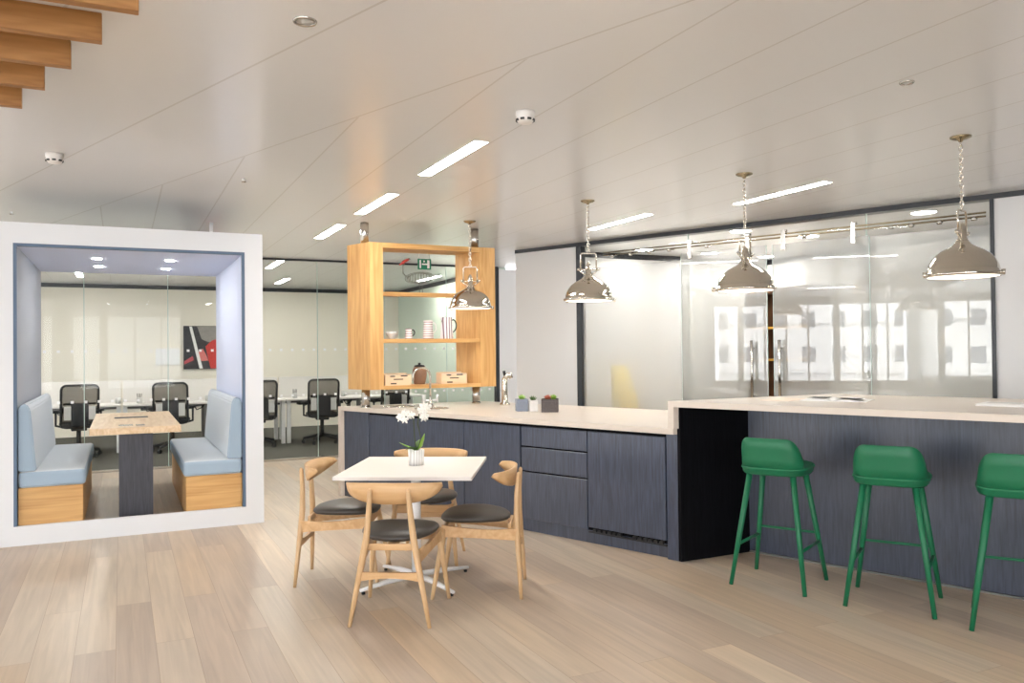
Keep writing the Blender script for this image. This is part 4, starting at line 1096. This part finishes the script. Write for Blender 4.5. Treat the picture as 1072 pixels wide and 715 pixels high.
# ------------------------------------------------------------------ dining chairs (faces +y)
def make_chair(loc, rz, label):
    t = thing('dining_chair', label, 'chair', loc, rz, 'oak chairs round the cafe table')
    for s in (-1, 1):
        bm = B()
        tube(bm, [(s * 0.215, -0.262, 0), (s * 0.185, -0.252, 0.16), (s * 0.150, -0.240, 0.34), (s * 0.128, -0.234, 0.46), (s * 0.112, -0.236, 0.60), (s * 0.104, -0.246, 0.715), (s * 0.103, -0.248, 0.728)],
             [0.0105, 0.0145, 0.0185, 0.0185, 0.016, 0.0125, 0.006], 12)
        obj('rear_leg', bm, M['oak_chair'], t)
        bm = B()
        tube(bm, [(s * 0.238, 0.262, 0), (s * 0.222, 0.238, 0.14), (s * 0.200, 0.206, 0.32), (s * 0.188, 0.188, 0.425)], [0.0105, 0.0145, 0.0185, 0.0175], 12)
        obj('front_leg', bm, M['oak_chair'], t)
        # side rail
        bm = B()
        rings = []
        for k in range(11):
            q = k / 10
            y = -0.240 + q * 0.445; x = s * (0.150 + q * 0.05)
            zc = 0.352 + 0.030 * math.sin(q * PI * 0.5) + 0.012 * (1 - math.sin(PI * q)); h = 0.026 + 0.010 * (abs(2 * q - 1) ** 2)
            w = 0.009
            rings.append([(x - w, y, zc - h), (x + w, y, zc - h), (x + w, y, zc + h), (x - w, y, zc + h)])
        loft(bm, rings, smooth=False); obj('side_rail', bm, M['oak_chair_x'], t)
    bm = B()
    rings = []
    for k in range(13):
        q = -1 + 2 * k / 12
        x = 0.172 * q; y = -0.247 + 0.012 * (1 - q * q)
        h = 0.015 + 0.010 * q * q; zc = 0.262 + 0.006 * (1 - q * q)
        rings.append([(x, y - 0.009, zc - h), (x, y + 0.009, zc - h), (x, y + 0.009, zc + h), (x, y - 0.009, zc + h)])
    loft(bm, rings, smooth=False); obj('rear_stretcher', bm, M['oak_chair_x'], t)
    bm = B(); bx2(bm, (-0.19, 0.178, 0.365), (0.19, 0.198, 0.42), 0.004); bx2(bm, (-0.13, -0.20, 0.39), (0.13, -0.18, 0.425), 0.004); bx2(bm, (-0.02, -0.19, 0.405), (0.02, 0.185, 0.425)); obj('seat_frame', bm, M['oak_chair_x'], t)
    # leather seat: rounded triangle, domed
    bm = B()
    n = 40
    def outline(sc):
        out = []
        for k in range(n):
            a = 2 * PI * k / n
            c, s_ = math.cos(a), math.sin(a)
            x = 0.228 * math.copysign(abs(c) ** 0.82, c)
            y = 0.208 * math.copysign(abs(s_) ** 0.85, s_)
            x *= (0.93 + 0.09 * (y / 0.208))
            if y < 0: y *= 1.04
            out.append((x * sc, y * sc + 0.028))
        return out
    def zedge(x, y): return 0.432 + 0.018 * (x / 0.23) ** 2
    prof = [(0.80, 0.0), (0.95, 0.004), (1.0, 0.016), (0.985, 0.028), (0.92, 0.040), (0.75, 0.053), (0.5, 0.061), (0.2, 0.064)]
    rings = [[(x, y, 0.428 + 0.016 * (x / 0.23) ** 2 + dz) for x, y in outline(sc)] for sc, dz in prof]
    loft(bm, rings); obj('seat', bm, M['leather'], t)
    # curved back rest
    bm = B()
    rings = []
    m = 28
    for k in range(m + 1):
        q = -1 + 2 * k / m
        a = q * 0.98
        x = 0.264 * math.sin(a * PI / 2 * 0.92) / math.sin(PI / 2 * 0.92 * 0.98)
        y = -0.222 + 0.108 * abs(q) ** 2.0
        top = 0.757 - 0.012 * q * q
        ht = 0.092 * max(0.0, 1 - abs(q) ** 2.2) + 0.024
        bot = top - ht
        th = 0.010 - 0.003 * abs(q)
        ny = 1.0; nx = -0.5 * q
        l = math.hypot(nx, ny); nx, ny = nx / l, ny / l
        tilt = 0.012
        rings.append([(x - nx * th, y - ny * th + tilt, bot), (x + nx * th, y + ny * th + tilt, bot), (x + nx * th, y + ny * th + 0.004, (top + bot) / 2), (x + nx * th * 0.9, y + ny * th - tilt * 0.2, top - 0.004), (x, y - tilt * 0.3, top), (x - nx * th * 0.9, y - ny * th - tilt * 0.2, top - 0.004), (x - nx * th, y - ny * th + 0.002, (top + bot) / 2)])
    loft(bm, rings); obj('backrest', bm, M['oak_chair_x'], t)
    return t
def face(dx, dy): return math.atan2(dy, dx) - PI / 2
c0 = make_chair((1.402, 4.412, 0), face(0.50, 0.866), 'nearest oak chair seen from behind at the cafe table')
dup(c0, (1.295, 5.25, 0), face(0.899, -0.438), 'oak chair at left side of the cafe table, seat facing right')
dup(c0, (1.985, 4.62, 0), face(-0.87, 0.493), 'oak chair at right side of the cafe table, near the drawers')
dup(c0, (1.935, 5.42, 0), face(-0.5, -0.866), 'oak chair on the far side, mostly hidden by the cafe table')

# orchid
t = thing('orchid_plant', 'white orchid in a ribbed pot on the cafe table', 'plant', (1.695, 4.965, 0.735), 0)
bm = B(); lathe(bm, [(0, 0), (0.047, 0), (0.052, 0.098), (0.047, 0.098), (0.044, 0.08), (0, 0.08)], 36); obj('pot', bm, M['ribbed'], t)
bm = B(); lathe(bm, [(0, 0.082), (0.044, 0.082), (0.044, 0.086), (0, 0.09)], 16); obj('soil', bm, M['soil'], t)
RV = Vector((0.90, -0.43, 0))
def leaf_mesh(path, w, mat):
    bm = B(); rings = []
    tube(bm, path, [w * 0.35] + [w] * (len(path) - 2) + [w * 0.12], 8, flat=(1.0, 0.14)); obj('leaf', bm, mat, t)
def pv(a, b, z): v = RV * a + Vector((0.43, 0.9, 0)) * b; return (v.x, v.y, z)
leaf_mesh([pv(0, 0, 0.085), pv(-0.03, 0, 0.11), pv(-0.07, 0.0, 0.125), pv(-0.11, 0.0, 0.145)], 0.022, M['green_leaf'])
leaf_mesh([pv(0, 0, 0.085), pv(0.03, -0.01, 0.12), pv(0.045, -0.01, 0.165), pv(0.055, 0.0, 0.20)], 0.030, M['green_leaf'])
leaf_mesh([pv(0, 0, 0.085), pv(0.0, -0.03, 0.11), pv(-0.04, -0.06, 0.115), pv(-0.06, -0.08, 0.105)], 0.020, M['dark_leaf'])
leaf_mesh([pv(0, 0, 0.085), pv(0.02, 0.03, 0.12), pv(0.0, 0.07, 0.14), pv(-0.02, 0.09, 0.13)], 0.022, M['dark_leaf'])
st1 = [pv(0, 0, 0.08), pv(-0.012, 0, 0.2), pv(-0.015, 0, 0.29), pv(-0.04, 0, 0.325), pv(-0.09, 0, 0.32)]
st2 = [pv(0.01, 0, 0.08), pv(0.03, 0, 0.17), pv(0.012, 0, 0.26), pv(0.02, 0, 0.33), pv(0.05, 0, 0.375)]
for st in (st1, st2):
    bm = B(); tube(bm, st, 0.0035, 6); obj('stem', bm, M['stem'], t)
def flower(c):
    bm = B()
    for k in range(5):
        a = 2 * PI * k / 5 + PI / 2
        d = RV * math.cos(a) + Vector((0, 0, 1)) * math.sin(a)
        cc = Vector(c)
        rings = []
        tube(bm, [cc, cc + d * 0.010 + Vector((-0.1, -0.2, 0)) * 0.02, cc + d * 0.022, cc + d * 0.028], [0.003, 0.011, 0.010, 0.002], 7, flat=(0.35, 1) if abs(d.z) < 0.5 else (1, 0.4))
    tube(bm, [Vector(c) + Vector((-0.004, -0.008, -0.006)), Vector(c) + Vector((-0.006, -0.014, 0.004))], [0.006, 0.003], 6)
    obj('flower', bm, M['petal'], t)
for a, z in ((-0.09, 0.315), (-0.065, 0.335), (-0.045, 0.315), (-0.07, 0.29), (-0.028, 0.318), (-0.10, 0.30), (0.035, 0.35), (0.05, 0.375), (0.06, 0.355), (0.045, 0.33), (0.062, 0.31), (0.05, 0.30), (0.075, 0.37)):
    flower(pv(a, random.uniform(-0.015, 0.015), z))

# ------------------------------------------------------------------ bar stools (faces +y)
def make_stool(loc, rz, label):
    t = thing('bar_stool', label, 'bar stool', loc, rz, 'green bar stools')
    bm = B()
    n = 44
    def outline(sc, grow=0.0):
        out = []
        for k in range(n):
            a = 2 * PI * k / n
            c, s_ = math.cos(a), math.sin(a)
            x = (0.200 + grow) * math.copysign(abs(c) ** 0.55, c) * sc
            y = (0.190 + grow) * math.copysign(abs(s_) ** 0.62, s_) * sc
            out.append((x, y + 0.01))
        return out
    prof = [(0.80, 0.678), (0.93, 0.682), (0.975, 0.694), (0.985, 0.712), (1.018, 0.718), (1.018, 0.723), (0.985, 0.730), (0.94, 0.734), (0.80, 0.730), (0.5, 0.726), (0.2, 0.725)]
    loft(bm, [[(x, y, z + 0.012 * max(0.0, (y / 0.19)) ** 2) for x, y in outline(sc)] for sc, z in prof])
    obj('seat', bm, M['green'], t)
    # low wrapped back
    bm = B()
    m = 40; rings = []
    for k in range(m + 1):
        q = -1 + 2 * k / m          # along the wrap
        a = q * 2.0
        # follow rear outline from right side round the back to left side
        ang = -PI / 2 + a * 0.62
        c, s_ = math.cos(ang), math.sin(ang)
        x = 0.199 * math.copysign(abs(c) ** 0.55, c); y = 0.189 * math.copysign(abs(s_) ** 0.62, s_) + 0.01
        hq = abs(q)
        f = 1.0 if hq < 0.30 else max(0.0, 1 - ((hq - 0.30) / 0.70) ** 2.1) ** 0.70
        H = 0.012 + 0.178 * f
        lean = 0.028 * f
        nrm = Vector((c, s_, 0)).normalized()
        sec = []
        for zz, off in ((0.0, 0.0), (0.33, 0.0), (0.66, 0.0), (1.0, 0.0)):
            sec.append((zz, lean * zz * (0.4 + 0.6 * zz)))
        th = 0.013
        outer = [(x * (1 - 0.05 * zz * f) + nrm.x * o * 0.4, y + nrm.y * o, 0.716 + H * zz) for zz, o in sec]
        inner = [(x * (1 - 0.05 * zz * f) + nrm.x * (o * 0.4 - th), y + nrm.y * (o - th), 0.716 + H * zz) for zz, o in sec]
        topm = (x * (1 - 0.05 * f) + nrm.x * (lean * 0.4 - th / 2), y + nrm.y * (lean - th / 2), 0.716 + H + 0.005)
        rings.append(outer + [topm] + inner[::-1])
    loft(bm, rings); obj('backrest', bm, M['green'], t)
    rl = []
    for sx in (-1, 1):
        for sy in (-1, 1):
            bm = B()
            a = Vector((sx * 0.132, sy * 0.115, 0.69)); b = Vector((sx * 0.225, sy * 0.215, 0.0))
            tube(bm, [b, a.lerp(b, 0.5), a], [0.0125, 0.0165, 0.0185], 14)
            obj('leg', bm, M['green'], t)
    def on(sx, sy, z): 
        a = Vector((sx * 0.132, sy * 0.115, 0.69)); b = Vector((sx * 0.225, sy * 0.215, 0.0)); return b.lerp(a, z / 0.69)
    for sx in (-1, 1):
        bm = B(); tube(bm, [on(sx, -1, 0.245), on(sx, 1, 0.245)], 0.010, 10); obj('side_rail', bm, M['green'], t)
    bm = B(); tube(bm, [on(-1, 1, 0.30), on(1, 1, 0.30)], 0.008, 10); obj('footrest', bm, M['green'], t)
    return t
s0 = make_stool(K(0.737, -0.022), TH + R(6.5), 'green bar stool nearest the dark end panel')
dup(s0, K(1.40, 0.03), TH + R(12), 'green bar stool in the middle of the row')
dup(s0, K(2.03, 0.055), TH + R(13), 'green bar stool cut off by the right edge')

# ------------------------------------------------------------------ light
w = bpy.data.worlds.new('World'); bpy.context.scene.world = w; w.use_nodes = True
bg = w.node_tree.nodes['Background']
bg.inputs['Color'].default_value = (0.93, 0.96, 1.0, 1); bg.inputs['Strength'].default_value = 5.0
sun = bpy.data.lights.new('sun', 'SUN'); sun.energy = 3.0; sun.angle = R(3); sun.color = (1, 0.96, 0.9)
so = bpy.data.objects.new('sun', sun); C.objects.link(so)
so.rotation_euler = Vector((-0.75, -0.2, -0.6)).to_track_quat('-Z', 'Y').to_euler()

# ------------------------------------------------------------------ camera
cam = bpy.data.cameras.new('camera'); cam.sensor_width = 36.0; cam.sensor_fit = 'HORIZONTAL'
cam.lens = 852.84 * 36.0 / 1072.0
cam.clip_start = 0.05; cam.clip_end = 300
co = bpy.data.objects.new('camera', cam); C.objects.link(co)
r_ = Vector((0.9016520100707445, -0.43233619403964885, -0.010443565420741718)); u_ = Vector((0.003917267162810078, -0.015983254469676675, 0.9998645861288081)); f_ = Vector((0.432444571885648, 0.9015708241174781, 0.012717757143850383))
mw = Matrix(((r_.x, u_.x, -f_.x, 0), (r_.y, u_.y, -f_.y, 0), (r_.z, u_.z, -f_.z, 1.45), (0, 0, 0, 1)))
co.matrix_world = mw
sc = bpy.context.scene
sc.camera = co
vs = sc.view_settings
vs.view_transform = 'Standard'; vs.look = 'None'; vs.gamma = 1.0; vs.use_curve_mapping = False; vs.exposure = 0.95
